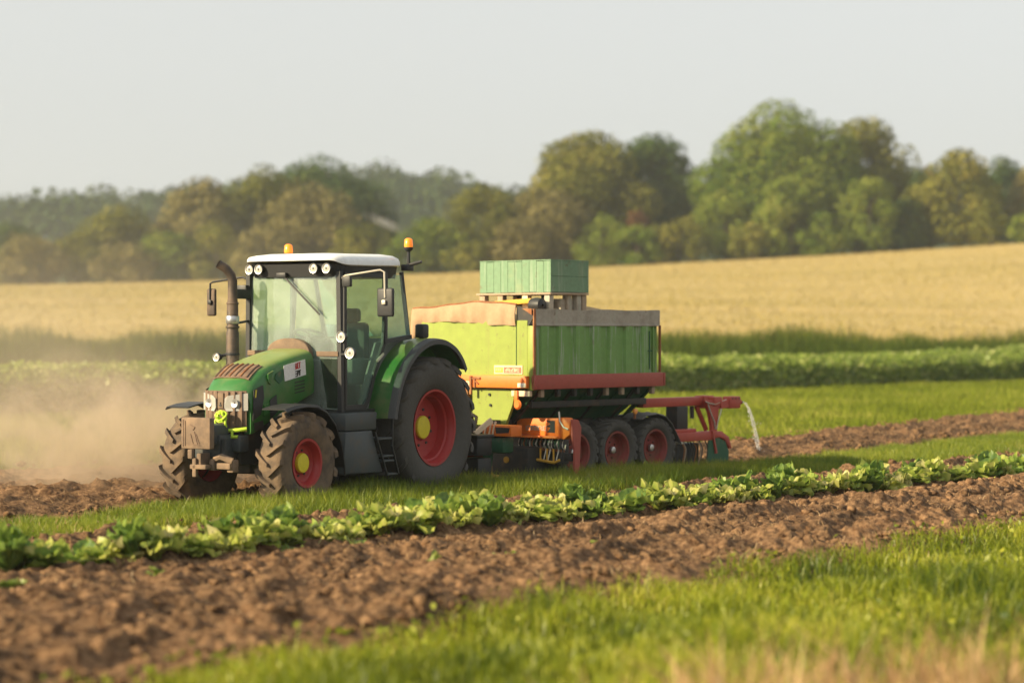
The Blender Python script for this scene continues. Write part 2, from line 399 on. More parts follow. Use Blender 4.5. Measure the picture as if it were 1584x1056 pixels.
c1 = gm.mix(gm.ramp(at.outputs['Fac'], [(.2, 0.), (.45, 1.)]), earth, wheatc)
c2 = gm.mix(gm.ramp(at.outputs['Fac'], [(.6, 0.), (.95, 1.)]), c1, (.03, .045, .015))
pb = gm.n('ShaderNodeBsdfPrincipled', i_Roughness=.95); pb.inputs['Specular IOR Level'].default_value = .05
gm.l(c2, pb.inputs['Base Color']); gm.surf(pb.outputs[0])
g = np_mesh('ground', np.stack([X, Y, Z], -1).reshape(-1, 3), [np.stack([b, b + len(gy), b + len(gy) + 1, b + 1], 1)], gm.m, zone.ravel(), smooth=True)
tag(g, 'flat farmland rising to a pale gold field and a far ridge', kind='structure')

SOIL = soil_mat('dark_soil', (.044, .024, .0135), (.132, .072, .038), (.37, .225, .12))
def soil_strip(name, LA, LB, x0, x1, nu, nv, amp, label, padA=0., padB=0.):
    u = np.linspace(x0, x1, nu); v = np.linspace(0, 1, nv)
    U, Vv = np.meshgrid(u, v, indexing='ij')
    # walk across along the direction square to the strip
    ya = ln(LA, U) - padA; yb = ln(LB, U) + padB
    Yc = ya + (yb - ya) * Vv; Xc = U + 0 * Vv
    edge = np.clip(np.minimum(Vv, 1 - Vv) * (yb - ya) / 1.4, 0, 1)
    z = .006 + amp * soil_h(Xc, Yc) * edge
    i, j = np.meshgrid(np.arange(nu - 1), np.arange(nv - 1), indexing='ij'); b = (i * nv + j).ravel()
    o = np_mesh(name, np.stack([Xc, Yc, z], -1).reshape(-1, 3), [np.stack([b, b + nv, b + nv + 1, b + 1], 1)], SOIL, smooth=True)
    tag(o, label, kind='structure'); return o
soil_strip('ploughed_soil', FGL, GLL, -7.5, 14, 900, 400, 1.0, 'dug brown soil between the near grass and the cabbage row', .6, .25)
soil_strip('worked_strip', GUL, STL, -12, 22, 700, 220, .95, 'worked brown strip the tractor is driving along', .4, .3)

# clods lying on the soil: one mass
_ph = (1 + 5 ** .5) / 2
ICO = np.array([(-1, _ph, 0), (1, _ph, 0), (-1, -_ph, 0), (1, -_ph, 0), (0, -1, _ph), (0, 1, _ph), (0, -1, -_ph), (0, 1, -_ph), (_ph, 0, -1), (_ph, 0, 1), (-_ph, 0, -1), (-_ph, 0, 1)], float) / 1.9
ICF = np.array([(0, 11, 5), (0, 5, 1), (0, 1, 7), (0, 7, 10), (0, 10, 11), (1, 5, 9), (5, 11, 4), (11, 10, 2), (10, 7, 6), (7, 1, 8), (3, 9, 4), (3, 4, 2), (3, 2, 6), (3, 6, 8), (3, 8, 9), (4, 9, 5), (2, 4, 11), (6, 2, 10), (8, 6, 7), (9, 8, 1)])
def lumps(name, P, size, mat, label):
    n = len(P); V = ICO[None] * (1 + RNG.uniform(-.55, .45, (n, 12, 1)))
    sc = size[:, None] * RNG.uniform([.7, .7, .5], [1.5, 1.2, .9], (n, 3)); V = V * sc[:, None, :]
    a = RNG.uniform(0, 6.28, n); c, s = np.cos(a)[:, None], np.sin(a)[:, None]
    V = np.stack([V[..., 0] * c - V[..., 1] * s, V[..., 0] * s + V[..., 1] * c, V[..., 2]], -1) + P[:, None]
    F = (ICF[None] + (np.arange(n) * 12)[:, None, None]).reshape(-1, 3)
    o = np_mesh(name, V.reshape(-1, 3), [F], mat, smooth=False); tag(o, label, kind='stuff'); return o
def scatter(n, x0, x1, LA, LB, pa=0., pb=0.):
    x = RNG.uniform(x0, x1, n); a = ln(LA, x) + pa; b2 = ln(LB, x) + pb
    y = a + (b2 - a) * RNG.uniform(0, 1, n); return x, y
x, y = scatter(34000, -6.5, 12, FGL, GLL, .1, -.1)
k = fbm(x * .9, y * .9, 77, 3) > RNG.uniform(.28, .62, len(x)); x, y = x[k], y[k]
sz = .008 + .075 * RNG.power(.22, len(x)); lumps('soil_clods', np.stack([x, y, soil_h(x, y) * .95 + .0 * sz], 1), sz, SOIL, 'loose clods scattered over the dug soil')
x, y = scatter(7000, -11, 20, GUL, STL)
sz = .015 + .06 * RNG.power(.3, len(x)); lumps('track_clods', np.stack([x, y, soil_h(x, y) * .9], 1), sz, SOIL, 'loose clods on the worked strip behind the machine')

# straw and roots turned up with the soil
STRAW = foliage('straw_bits', [(0., (.20, .12, .06)), (.6, (.40, .27, .14)), (1., (.55, .42, .26))], .2)
def litter(name, n, x0, x1, LA, LB, label):
    x, y = scatter(n, x0, x1, LA, LB); k = fbm(x * .8, y * .8, 88, 3) > RNG.uniform(.3, .6, n); x, y = x[k], y[k]
    o = blades(name, np.stack([x, y, soil_h(x, y) * .96], 1), RNG.uniform(.03, .11, len(x)), RNG.uniform(.003, .009, len(x)), RNG.uniform(.6, 2.2, len(x)), STRAW, RNG.uniform(0, 1, len(x)))
    tag(o, label, kind='stuff')
litter('straw_litter', 16000, -6.5, 12, FGL, GLL, 'bits of straw and root lying in the dug soil')
litter('stubble_litter', 14000, -11, 20, GUL, STL, 'broken stubble lying on the worked strip')

# ------------------------------------------------------------------ grasses and crops (nobody could count them)
GR_NEAR = foliage('near_grass', [(0., (.045, .085, .006)), (.5, (.235, .275, .014)), (.85, (.46, .45, .05)), (1., (.58, .46, .18))], .45, .02)
GR_VERGE = foliage('verge_grass', [(0., (.055, .11, .010)), (.5, (.19, .245, .018)), (.88, (.37, .365, .045)), (1., (.50, .42, .18))], .45, .02)
GR_FAR = foliage('meadow_grass', [(0., (.09, .13, .013)), (.6, (.23, .27, .03)), (1., (.40, .38, .09))], .45)
GR_BANK = foliage('bank_grass', [(0., (.035, .065, .010)), (.55, (.11, .135, .022)), (1., (.42, .34, .12))], .35)
WHEAT = foliage('ripe_straw', [(0., (.29, .255, .078)), (.5, (.38, .30, .12)), (1., (.46, .35, .17))], .30)
DRY = foliage('dry_stalk', [(0., (.30, .18, .08)), (.6, (.46, .30, .15)), (1., (.58, .42, .24))], .35)
CROPM = foliage('crop_leaf', [(0., (.085, .15, .018)), (.6, (.26, .34, .055)), (1., (.56, .56, .22))], .48, .02)
def hz(x, y): return ground_h(x, y)

n = 120000
x = RNG.uniform(-7, 11.5, n); y = RNG.uniform(0, 1, n); y = 9.5 + y * (ln(FGL, x) + .25 * (vnoise(x * 2.3, x * 0 + 3, 4) - .5) * 2 - 9.5)
k = (y > 9.6) & (np.abs(x) < .235 * y + 1.0) & (ln(FGL, x) > 9.8); x, y = x[k], y[k]
cl = fbm(x * 1.3, y * 1.3, 31, 3)
cl2 = np.clip((fbm(x * .75, y * .55, 33, 3) - .33) * 2.2, 0, 1)
h = (.05 + .20 * cl + .26 * cl2) * RNG.uniform(.55, 1.3, len(x))
v = np.clip(.1 + 1.1 * fbm(x * 1.0, y * .7, 41, 3) - .12 + RNG.normal(0, .17, len(x)), 0, 1) * .95
o = blades('near_grass', np.stack([x, y, 0 * x], 1), h, RNG.uniform(.007, .018, len(x)), RNG.uniform(.1, .85, len(x)), GR_NEAR, v)
tag(o, 'lush green grass in the blurred foreground', 'grass', kind='stuff')
n = 1700
x = np.concatenate([RNG.uniform(.9, 3.4, n), RNG.uniform(.1, 1.3, 90), RNG.uniform(-2, 1, 50)]); y = RNG.uniform(10.6, 13.4, len(x))
k = RNG.uniform(0, 1, len(x)) < np.clip(.25 + (x - .3) * .35, .12, 1); x, y = x[k], y[k]
h = RNG.uniform(.48, .88, len(x)) * (.60 + .75 * fbm(x * 2.2, y * 2.2, 3, 2))
o = blades('dry_grass', np.stack([x, y, 0 * x], 1), h, RNG.uniform(.006, .030, len(x)), RNG.uniform(.1, .8, len(x)), DRY, RNG.uniform(0, 1, len(x)))
tag(o, 'tall dry brown grass at the very front', 'grass', kind='stuff')

n = 9000
x = RNG.uniform(-6, 10.5, n); y = 10.5 + RNG.uniform(0, 1, n) * (ln(FGL, x) - 10.7); k = (ln(FGL, x) > 11) & (fbm(x * .9, y * .7, 37, 3) > .46); x, y = x[k], y[k]
o = leaf_mesh('ground_cover', np.stack([x, y, RNG.uniform(.06, .40, len(x)) * (.4 + fbm(x * .75, y * .55, 33, 3))], 1), RNG.uniform(.03, .085, len(x)), GR_NEAR, np.clip(RNG.normal(.40, .13, len(x)), 0, .8), up_bias=.35, aspect=.6)
tag(o, 'broad-leaved weeds mixed through the foreground grass', 'weeds', kind='stuff')

n = 190000
x = RNG.uniform(-8, 17, n); a_, b_ = ln(GLL, x) + .5 * (fbm(x * .9, x * 0, 61, 2) - .45), ln(GUL, x) + .9 * (fbm(x * 1.1, x * 0 + 7, 62, 3) - .45)
y = a_ + (b_ - a_) * RNG.uniform(0, 1, n)
cl = fbm(x * 1.1, y * 1.1, 71, 3)
k = (np.abs(x) < .235 * y + 1) & (RNG.uniform(0, 1, n) < np.clip(cl * 2.6 - .25, .1, 1)); x, y, cl = x[k], y[k], cl[k]
near_machine = np.clip(np.exp(-((x - 1.2) / 3.2) ** 2) + .8 * np.exp(-((x + 2.3) / 1.3) ** 2), 0, 1.1)
h = (.09 + .20 * cl + .15 * near_machine) * RNG.uniform(.55, 1.25, len(x))
v = np.clip(.05 + .95 * fbm(x * .7, y * .7, 81, 3) + RNG.normal(0, .16, len(x)), 0, 1)
o = blades('verge_grass', np.stack([x, y, 0 * x], 1), h, RNG.uniform(.006, .012, len(x)), RNG.uniform(.05, .6, len(x)), GR_VERGE, v)
tag(o, 'green grass verge between the cabbages and the tractor wheels', 'grass', kind='stuff')

n = 120000
x = RNG.uniform(-24, 26, n); a_ = ln(STL, x) - .3 + .8 * (fbm(x * .7, x * 0, 65, 3) - .45); b_ = ln(CRL, x) + 1.5
y = a_ + (b_ - a_) * RNG.uniform(0, 1, n) ** 1.3
k = np.abs(x) < .235 * y + 1; x, y = x[k], y[k]
cl = fbm(x * .6, y * .6, 91, 3)
h = (.06 + .20 * cl) * RNG.uniform(.6, 1.3, len(x)) * (1 + y / 160)
o = blades('meadow_grass', np.stack([x, y, hz(x, y)], 1), h, RNG.uniform(.012, .028, len(x)) * (y / 50), RNG.uniform(.1, .6, len(x)), GR_FAR, np.clip(fbm(x * .35, y * .35, 92, 3) + RNG.normal(0, .15, len(x)), 0, 1))
tag(o, 'sunlit grass strip between the worked soil and the leafy crop', 'grass', kind='stuff')

# leafy crop: a thick row of broad leaves with a front face and a top
n = 115000
x = RNG.uniform(-38, 36, n); dep = RNG.uniform(0, 1, n) ** 1.2 * 5.2
yl = ln(CRL, x); px_, py_ = x - dep * .70, yl + dep * .70
k = np.abs(px_) < .235 * py_ + 7; px_, py_, dep = px_[k], py_[k], dep[k]
top = 1.05 + .45 * fbm(px_ * .9, py_ * .9, 12, 3) - .35 * np.exp(-dep / .35)
f = RNG.uniform(0, 1, len(px_)); zz = np.where((dep < .9) & (f < .7), top * f / .7 * RNG.uniform(.7, 1, len(f)), top * (1 - .22 * RNG.power(2.2, len(f)) + .1))
C = np.stack([px_, py_, hz(px_, py_) + zz], 1)
o = leaf_mesh('leafy_crop', C, RNG.uniform(.13, .32, len(C)), CROPM, np.clip(RNG.normal(.5, .22, len(C)), 0, 1), up_bias=.9, aspect=.6)
tag(o, 'thick band of broad leafy crop beyond the grass strip', 'crop', kind='stuff')

n = 52000
x = RNG.uniform(-42, 42, n); y = wheat_y(x) - 13 + RNG.uniform(0, 1, n) ** .8 * 15.5
k = (np.abs(x) < .235 * y + 9) & (y > ln(CRL, x) + 4); x, y = x[k], y[k]
cl = fbm(x * .35, y * .2, 15, 3)
h = (.5 + 1.9 * cl) * RNG.uniform(.6, 1.15, len(x)); fade = np.clip((y - wheat_y(x) + 5.5 + 5 * (fbm(x * .25, y * .1, 44, 3) - .45)) / 8, 0, 1) * (RNG.uniform(0, 1, len(x)) < .85)
v = np.clip(.25 * RNG.uniform(0, 1.6, len(x)) + .6 * fade * RNG.uniform(.4, 1.2, len(x)), 0, 1)
o = blades('bank_grass', np.stack([x, y, hz(x, y)], 1), h, RNG.uniform(.03, .08, len(x)), RNG.uniform(.05, .4, len(x)), GR_BANK, v)
tag(o, 'dark tall grass bank along the lower edge of the gold field', 'grass', kind='stuff')
n = 90000
x = RNG.uniform(-75, 75, n); t = RNG.uniform(0, 1, n) ** 1.2; y = wheat_y(x) + t * (258 - wheat_y(x))
k = np.abs(x) < .235 * y + 2; x, y = x[k], y[k]
h = RNG.uniform(.07, .17, len(x)) * (.6 + .8 * fbm(x * .12, y * .06, 19, 3))
v = np.clip((fbm(x * .012, y * .085, 14, 4) - .2) * 1.6 + RNG.normal(0, .07, len(x)), 0, 1)
o = blades('ripe_field', np.stack([x, y, hz(x, y)], 1), h, RNG.uniform(.06, .16, len(x)), RNG.uniform(.1, .5, len(x)), WHEAT, v)
tag(o, 'pale golden stubble over the rising field', 'field crop', kind='stuff')

# ------------------------------------------------------------------ trees
TM = {
 'green': foliage('leaf_green', [(0., (.048, .086, .012)), (.5, (.110, .158, .024)), (1., (.23, .25, .045))], .22),
 'deep': foliage('leaf_deep_green', [(0., (.026, .054, .018)), (.5, (.055, .092, .026)), (1., (.115, .145, .04))], .2),
 'fresh': foliage('leaf_fresh_green', [(0., (.070, .110, .015)), (.5, (.15, .195, .032)), (1., (.27, .28, .06))], .26),
 'olive': foliage('leaf_olive', [(0., (.060, .074, .014)), (.5, (.135, .142, .027)), (1., (.27, .24, .055))], .22),
 'brown': foliage('leaf_brown', [(0., (.085, .080, .026)), (.5, (.17, .15, .055)), (1., (.29, .25, .11))], .2),
 'rust': foliage('leaf_rust', [(0., (.09, .045, .02)), (.5, (.16, .075, .035)), (1., (.22, .12, .06))], .2)}
BARK = paint('bark', (.07, .055, .04), rough=.9, dirt=.3, bump=.5)
def px2x(px, d): return (px - 792) / 3500.0 * d
def tree(name, cat, label, px, wpx, ytop, ybase, d, kind, dens=1.0, low=.05, group='trees along the top of the field', seed=None, leaf=.46):
    x = px2x(px, d); w = 1.16 * wpx / 3500.0 * d; zb = float(ground_h(x, d)); zt = 2.36 + (512 - ytop) / 3500.0 * d; H = zt - zb
    root = empty(name, (x, d, zb)); tag(root, label, cat, group)
    rs = np.random.default_rng(seed if seed is not None else int(px * 7 + ytop))
    rx = w / 2; c0 = H * (low + (1 - low) * .5); rz = H * (1 - low) / 2
    nl = int(np.clip(18 + rx * H * .55, 22, 90))
    P = []; NN = []; VV = []
    for k in range(nl):
        dv = rs.normal(size=3); dv /= np.linalg.norm(dv)
        if k < 5: dv = np.array([[0, 0, 1], [.5, 0, .8], [-.5, -.2, .75], [.9, 0, .1], [-.9, 0, 0.]][k])
        rr = rs.uniform(.50, .82) if k >= 5 else .70
        taper = 1 - .22 * max(0, dv[2]) - .12 * max(0, -dv[2])
        lc = np.array([dv[0] * rx * rr * taper, dv[1] * rx * .85 * rr, c0 + dv[2] * rz * rr])
        lr = rs.uniform(.19, .36) * min(rx, rz * 1.15) * (1.0 if k >= 5 else .92)
        m = int(dens * 15.0 * lr * lr / (leaf * leaf) * .72) + 12
        q = rs.normal(size=(m, 3)); q /= np.linalg.norm(q, axis=1)[:, None]
        rad = lr * (.70 + .36 * rs.power(2.5, m)) * (.86 + .32 * vnoise(q[:, 0] * 2.6 + k * 3, q[:, 2] * 2.6 + q[:, 1] * 2, 5))
        pts = lc + q * rad[:, None] * np.array([1.08, 1, .92])
        keep = pts[:, 2] > .15
        P.append(pts[keep]); NN.append(q[keep]); VV.append(np.clip(rs.normal(.44 + .17 * rs.normal(), .15, m), 0, 1)[keep])
    P = np.concatenate(P); NN = np.concatenate(NN); VV = np.concatenate(VV)
    leaf_mesh('crown', P, rs.uniform(leaf * .65, leaf * 1.45, len(P)), TM[kind], VV, root, up_bias=.25, aspect=.7, outward=NN)
    t = MB(); r0 = max(.09, H * .020)
    t.tube([(0, 0, -.3), (.05 * r0, 0, H * .25), (.3 * r0, .2 * r0, H * .55), (0, 0, H * .85)], [r0 * 1.35, r0, r0 * .65, r0 * .15], 8)
    for k in range(4):
        a = k * 1.7 + px; z0 = H * (.28 + .1 * k)
        t.tube([(0, 0, z0), (math.cos(a) * rx * .3, math.sin(a) * rx * .3, z0 + H * .1), (math.cos(a) * rx * .6, math.sin(a) * rx * .6, z0 + H * .22)], [r0 * .5, r0 * .3, r0 * .1], 6)
    t.build('trunk', BARK, root)
    return root
T_, B_ = 'broadleaf_tree', 'bush'
for a in [
 # right group
 (T_, 'tree', 'tallest green tree of the right-hand clump, with a broad rounded double crown', 1200, 235, 152, 396, 268, 'green', 1.1),
 (T_, 'tree', 'olive-gold rounded tree rising behind the right shoulder of the tallest tree', 1330, 158, 176, 388, 272, 'olive', 1.0),
 (T_, 'tree', 'pale green slender tree standing in front of the olive-gold tree', 1345, 92, 264, 388, 258, 'fresh', 1.1),
 (T_, 'tree', 'light green leaning tree in front of the tallest tree', 1225, 112, 262, 397, 259, 'fresh', 1.0),
 (T_, 'tree', 'yellow-green low tree at the left foot of the tallest tree', 1122, 108, 286, 402, 262, 'fresh', 1.0),
 (T_, 'tree', 'dark shaded tree filling the gap right of the olive-gold tree', 1415, 92, 246, 386, 284, 'deep', 1.2),
 (T_, 'tree', 'narrow reddish-topped tree in the gap right of the olive-gold tree', 1432, 40, 236, 386, 290, 'rust', .9),
 (T_, 'tree', 'wide olive tree with drooping crown towards the right edge of the photo', 1482, 132, 231, 381, 262, 'olive', 1.0),
 (T_, 'tree', 'dark green tree peeping out behind the drooping olive tree', 1546, 80, 226, 380, 286, 'deep', 1.1),
 (T_, 'tree', 'brownish tree cut by the right edge of the photo', 1592, 80, 248, 378, 264, 'brown', 1.0),
 (B_, 'bush', 'olive bush below the drooping olive tree near the right edge', 1535, 64, 312, 380, 258, 'olive', 1.0),
 (B_, 'bush', 'dark bush in the gap right of the pale slender tree', 1400, 90, 300, 388, 262, 'deep', 1.1),
 (B_, 'bush', 'green bush at the foot of the light green leaning tree', 1270, 90, 325, 396, 257, 'green', 1.0),
 (B_, 'bush', 'low green bush at the far right behind the gold field', 1580, 50, 330, 380, 256.5, 'fresh', 1.0),
 (B_, 'bush', 'yellowish bush at the bottom left of the right-hand clump', 1165, 76, 345, 402, 257, 'olive', 1.0),
 # middle group
 (T_, 'tree', 'huge olive-green tree with a domed crown in the middle of the skyline', 905, 190, 196, 410, 270, 'olive', 1.15),
 (T_, 'tree', 'dark green tall tree fused to the right side of the huge domed tree', 1005, 140, 188, 408, 276, 'deep', 1.2),
 (T_, 'tree', 'round olive tree standing left of the huge domed tree', 745, 110, 266, 412, 266, 'olive', 1.0),
 (T_, 'tree', 'brown-green spreading tree in front of the left half of the huge domed tree', 850, 140, 282, 412, 262, 'brown', 1.0),
 (T_, 'tree', 'dark tree behind the round olive tree', 795, 90, 300, 410, 282, 'deep', 1.0),
 (B_, 'bush', 'rust-red bush glowing low in front of the dark tall tree', 988, 56, 314, 400, 264, 'rust', .9),
 (B_, 'bush', 'fresh green bush in front of the huge domed tree, left of the rust-red bush', 930, 84, 330, 410, 258, 'fresh', 1.0),
 (B_, 'bush', 'yellow-green bush right below the rust-red bush', 985, 90, 345, 410, 256.5, 'green', 1.0),
 (B_, 'bush', 'olive bush between the dark tall tree and the right-hand clump', 1050, 90, 330, 406, 258, 'olive', 1.0),
 (B_, 'bush', 'bright green bush right of the cab beacon', 680, 92, 330, 412, 262, 'fresh', 1.0),
 (B_, 'bush', 'brownish bush above the green crate', 800, 90, 336, 412, 257, 'brown', 1.0),
 (B_, 'bush', 'low grey-green bush left of the green crate, at the field edge', 735, 90, 368, 414, 256.5, 'olive', .9),
 (B_, 'bush', 'green bush directly behind the cab roof beacon', 630, 80, 352, 414, 259, 'green', 1.0),
 # left group
 (T_, 'tree', 'dark green broad tree rising highest behind the cab', 500, 200, 244, 425, 290, 'deep', 1.1),
 (T_, 'tree', 'dusty olive tall tree left of the dark broad tree', 405, 150, 250, 430, 284, 'olive', 1.0),
 (T_, 'tree', 'brownish round tree above the left wing mirror', 305, 130, 264, 435, 280, 'brown', 1.0),
 (T_, 'tree', 'pale grey-brown half-bare tree just above the cab roof', 485, 175, 284, 425, 266, 'brown', .8),
 (T_, 'tree', 'dusty olive tree left of the brownish round tree', 180, 150, 318, 440, 274, 'olive', 1.0),
 (T_, 'tree', 'dark low tree at the left edge of the photo', 15, 100, 338, 440, 286, 'deep', 1.0),
 (B_, 'bush', 'brown bush at the left edge below the dark low tree', 50, 110, 362, 446, 262, 'brown', 1.0),
 (B_, 'bush', 'olive bush second from the left edge at the field top', 120, 96, 352, 446, 264, 'olive', 1.0),
 (B_, 'bush', 'brown-green bush below the dusty olive tree', 190, 110, 370, 444, 259, 'brown', 1.0),
 (B_, 'bush', 'green bush between the brown-green bush and the exhaust pipe', 262, 110, 352, 440, 262, 'green', 1.0),
 (B_, 'bush', 'olive bush just left of the exhaust tip', 335, 110, 340, 436, 261, 'olive', 1.0),
 (B_, 'bush', 'brownish bush behind the exhaust pipe', 405, 100, 345, 432, 258, 'brown', .9),
 (B_, 'bush', 'olive bush behind the left end of the cab roof', 560, 120, 340, 424, 261, 'olive', 1.0),
]:
    nm, cat, lab, px, wpx, yt, yb, d, kd, dn = a
    tree(nm, cat, lab, px, wpx, yt, yb, d, kd, dn, low=-.10 if nm == T_ else -.2, leaf=.40 if wpx > 120 else .33,
         group='trees along the top of the field' if nm == T_ else 'bushes along the top of the field')

# far wood on the ridge: reads as one mass
FARM = foliage('far_leaf', [(0., (.022, .042, .016)), (.5, (.045, .070, .024)), (1., (.085, .105, .035))], .2)
P = []; NN = []; VV = []
nb = 940
bx = RNG.uniform(-205, 190, nb); by = RNG.uniform(520, 690, nb)
for k in range(nb):
    r = RNG.uniform(4.2, 7.2); m = 100
    q = RNG.normal(size=(m, 3)); q /= np.linalg.norm(q, axis=1)[:, None]; q[:, 2] = np.abs(q[:, 2]) - .25
    c = np.array([bx[k], by[k], float(ground_h(bx[k], by[k])) + r * RNG.uniform(.7, 1.15)])
    P.append(c + q * r * RNG.uniform(.8, 1.08, (m, 1)) * np.array([1, 1, 1.15])); NN.append(q); VV.append(np.clip(RNG.normal(.5 + .15 * RNG.normal(), .17, m), 0, 1))
o = leaf_mesh('far_wood', np.concatenate(P), RNG.uniform(.9, 2.1, nb * 100), FARM, np.concatenate(VV), up_bias=.2, aspect=.75, outward=np.concatenate(NN))
tag(o, 'hazy blue-green wood covering the far ridge', 'wood', kind='stuff')

# ------------------------------------------------------------------ the tractor (local x forward, y to its left = towards the camera, z up)
def yaw(deg): return math.atan2(-math.cos(R_(deg)), -math.sin(R_(deg)))
def text_strokes(mb, org, ux, uz, n, w, h, seed, th=.006, nrm=(0, 1, 0), t=.002):
    """small strokes that copy an illegible stencilled word: n glyphs along ux"""
    rs = random.Random(seed); org = Vector(org); ux = Vector(ux).normalized(); uz = Vector(uz).normalized(); nr = Vector(nrm)
    gw = w / n
    for k in range(n):
        o = org + ux * (k * gw)
        for s in rs.sample([((0, 0), (0, 1)), ((0, 1), (1, 1)), ((0, .5), (1, .5)), ((0, 0), (1, 0)), ((1, 0), (1, 1)), ((.5, 0), (.5, 1)), ((0, 0), (1, 1))], 3):
            a = o + ux * s[0][0] * gw * .7 + uz * s[0][1] * h; b = o + ux * s[1][0] * gw * .7 + uz * s[1][1] * h
            d = (b - a).normalized(); p = d.cross(nr).normalized() * th / 2; a = a - d * th * .3; b = b + d * th * .3; q = nr * t
            mb.add([a - p, b - p, b + p, a + p, a - p + q, b - p + q, b + p + q, a + p + q], [(0, 1, 2, 3), (4, 5, 6, 7), (0, 1, 5, 4), (1, 2, 6, 5), (2, 3, 7, 6), (3, 0, 4, 7)])
    return mb
def sidepoly(poly, y, t): return MB().prism(poly, y, y + t, 'y')

TR = empty('tractor', (-3.47, 29.80, 0), yaw(31))
tag(TR, 'green tractor with a white cab roof and red wheel rims towing the hopper wagon', 'tractor')

def wheel(parent, x, y, z, R, W, rimr, side, nlug, lug, mats, disc_in, hubr, bolts=8):
    """side=+1: outer face towards +y"""
    w = empty('wheel', (x, y, z), 0, parent)
    s = side; t = MB(); rr = R - lug
    prof = [(rimr - .01, -.36 * W), (rimr + .02, -.40 * W), (rimr + .30 * (rr - rimr), -.475 * W), (rimr + .65 * (rr - rimr), -.50 * W), (rr - .06 * R, -.47 * W),
            (rr - .012, -.42 * W), (rr, -.25 * W), (rr + .004, 0)]
    prof = prof + [(r, -h) for r, h in prof[-2::-1]]
    t.lathe(prof, (0, 0, 0), 'y', 56); t.build('tyre', mats[0], w, 50)
    L = MB(); sweep = .30 * .65 / R * (W / .42)
    for k in range(nlug):
        for sg in (-1, 1):
            ph0 = 2 * math.pi * (k + (.5 if sg > 0 else 0)) / nlug
            secs = []
            for q in range(7):
                u = q / 6; yy = sg * (-.02 + u * .56) * W; ph = ph0 + sweep * (u ** 1.15)
                top = R - (0 if u < .78 else (u - .78) * .42 * R * .35); bot = rr - .03 - (0 if u < .8 else (u - .8) * .5 * R * .35)
                hw = (.024 + .012 * u) * (.65 + R * .4); hwb = hw * 1.35
                if abs(yy) > .5 * W: yy = sg * .5 * W * (1 + .012)
                pt = lambda r, a: (r * math.cos(a), yy, r * math.sin(a))
                secs.append([pt(bot, ph - hwb / R), pt(top, ph - hw / R), pt(top, ph + hw / R), pt(bot, ph + hwb / R)])
            vs = [p for sc in secs for p in sc]; fs = []
            for q in range(6):
                for e in range(4): fs.append((q * 4 + e, q * 4 + (e + 1) % 4, q * 4 + 4 + (e + 1) % 4, q * 4 + 4 + e))
            fs += [(0, 1, 2, 3), (24, 25, 26, 27)]; L.add(vs, fs)
    L.build('tread', mats[1], w, 35)
    r = MB(); o = s * .40 * W
    d = o - s * disc_in
    r.lathe([(rimr - .012, o * .92), (rimr + .012, o), (rimr + .012, o + s * .012), (rimr - .02, o + s * .010), (rimr - .035, o - s * .025), (rimr - .055, o - s * .05), (rimr - .06, o - s * .09),
             (rimr - .085, o - s * .11), (rimr * .80, d + s * .015), (rimr * .66, d), (hubr * 1.15, d + s * .004), (hubr * 1.02, d + s * .02), (.02, d + s * .02)], (0, 0, 0), 'y', 44)
    r.lathe([(rimr - .02, -o), (rimr - .04, 0), (rimr - .05, d)], (0, 0, 0), 'y', 44)
    r.build('rim', mats[2], w, 35)
    h = MB().lathe([(hubr, d), (hubr, d + s * .05), (hubr * .93, d + s * .065), (hubr * .45, d + s * .07), (.001, d + s * .07)], (0, 0, 0), 'y', 28); h.build('hub', mats[3], w, 35)
    for k in range(bolts):
        a = 2 * math.pi * (k + .3) / bolts; rb = (hubr + rimr * .66) / 2
        MB().lathe([(.016 * (R + .3), 0), (.016 * (R + .3), s * .018), (.001, s * .018)], (rb * math.cos(a), d + s * .002, rb * math.sin(a)), 'y', 6).build('bolt', M['dark'], w, 0)
    return w
FW = (M['mudtyre'], M['mudtyre'], M['rim'], M['hubyel']); RW = (M['tyre'], M['tyre'], M['rim'], M['hubyel'])
wheel(TR, 0, .79, .65, .665, .40, .31, 1, 15, .05, FW, .12, .13)
wheel(TR, 0, -.79, .65, .665, .40, .31, -1, 15, .05, FW, .12, .13)
wheel(TR, -3.02, .64, 1.0, 1.0, .80, .53, 1, 19, .038, RW, .24, .165)
wheel(TR, -3.02, -.64, 1.0, 1.0, .80, .53, -1, 19, .038, RW, .24, .165)

# chassis
c = MB()
c.box(-.95, .50, -.26, .26, .62, 1.22, .03); c.box(-3.35, -.95, -.30, .30, .58, 1.22, .04)
c.build('engine_block', M['dark'], TR)
c = MB(); c.tube([(0, -.62, .63), (0, -.25, .60), (0, .25, .60), (0, .62, .63)], [.10, .12, .12, .10], 12); c.box(-.18, .18, -.16, .16, .50, .72, .03)
c.build('front_axle', M['dark'], TR)
MB().tube([(-3.02, -.62, 1.0), (-3.02, .62, 1.0)], .15, 16).build('rear_axle', M['dark'], TR)
c = MB(); c.box(.46, .87, -.21, .21, .72, 1.03, .03); c.box(.60, 1.047, -.15, .17, .90, 1.17, .05); c.box(.42, .62, -.30, .34, .80, 1.02, .03)
c.bar((.83, .25, .78), (.83, .25, .98), .05, .05)
c.build('front_bracket', M['slate'], TR)
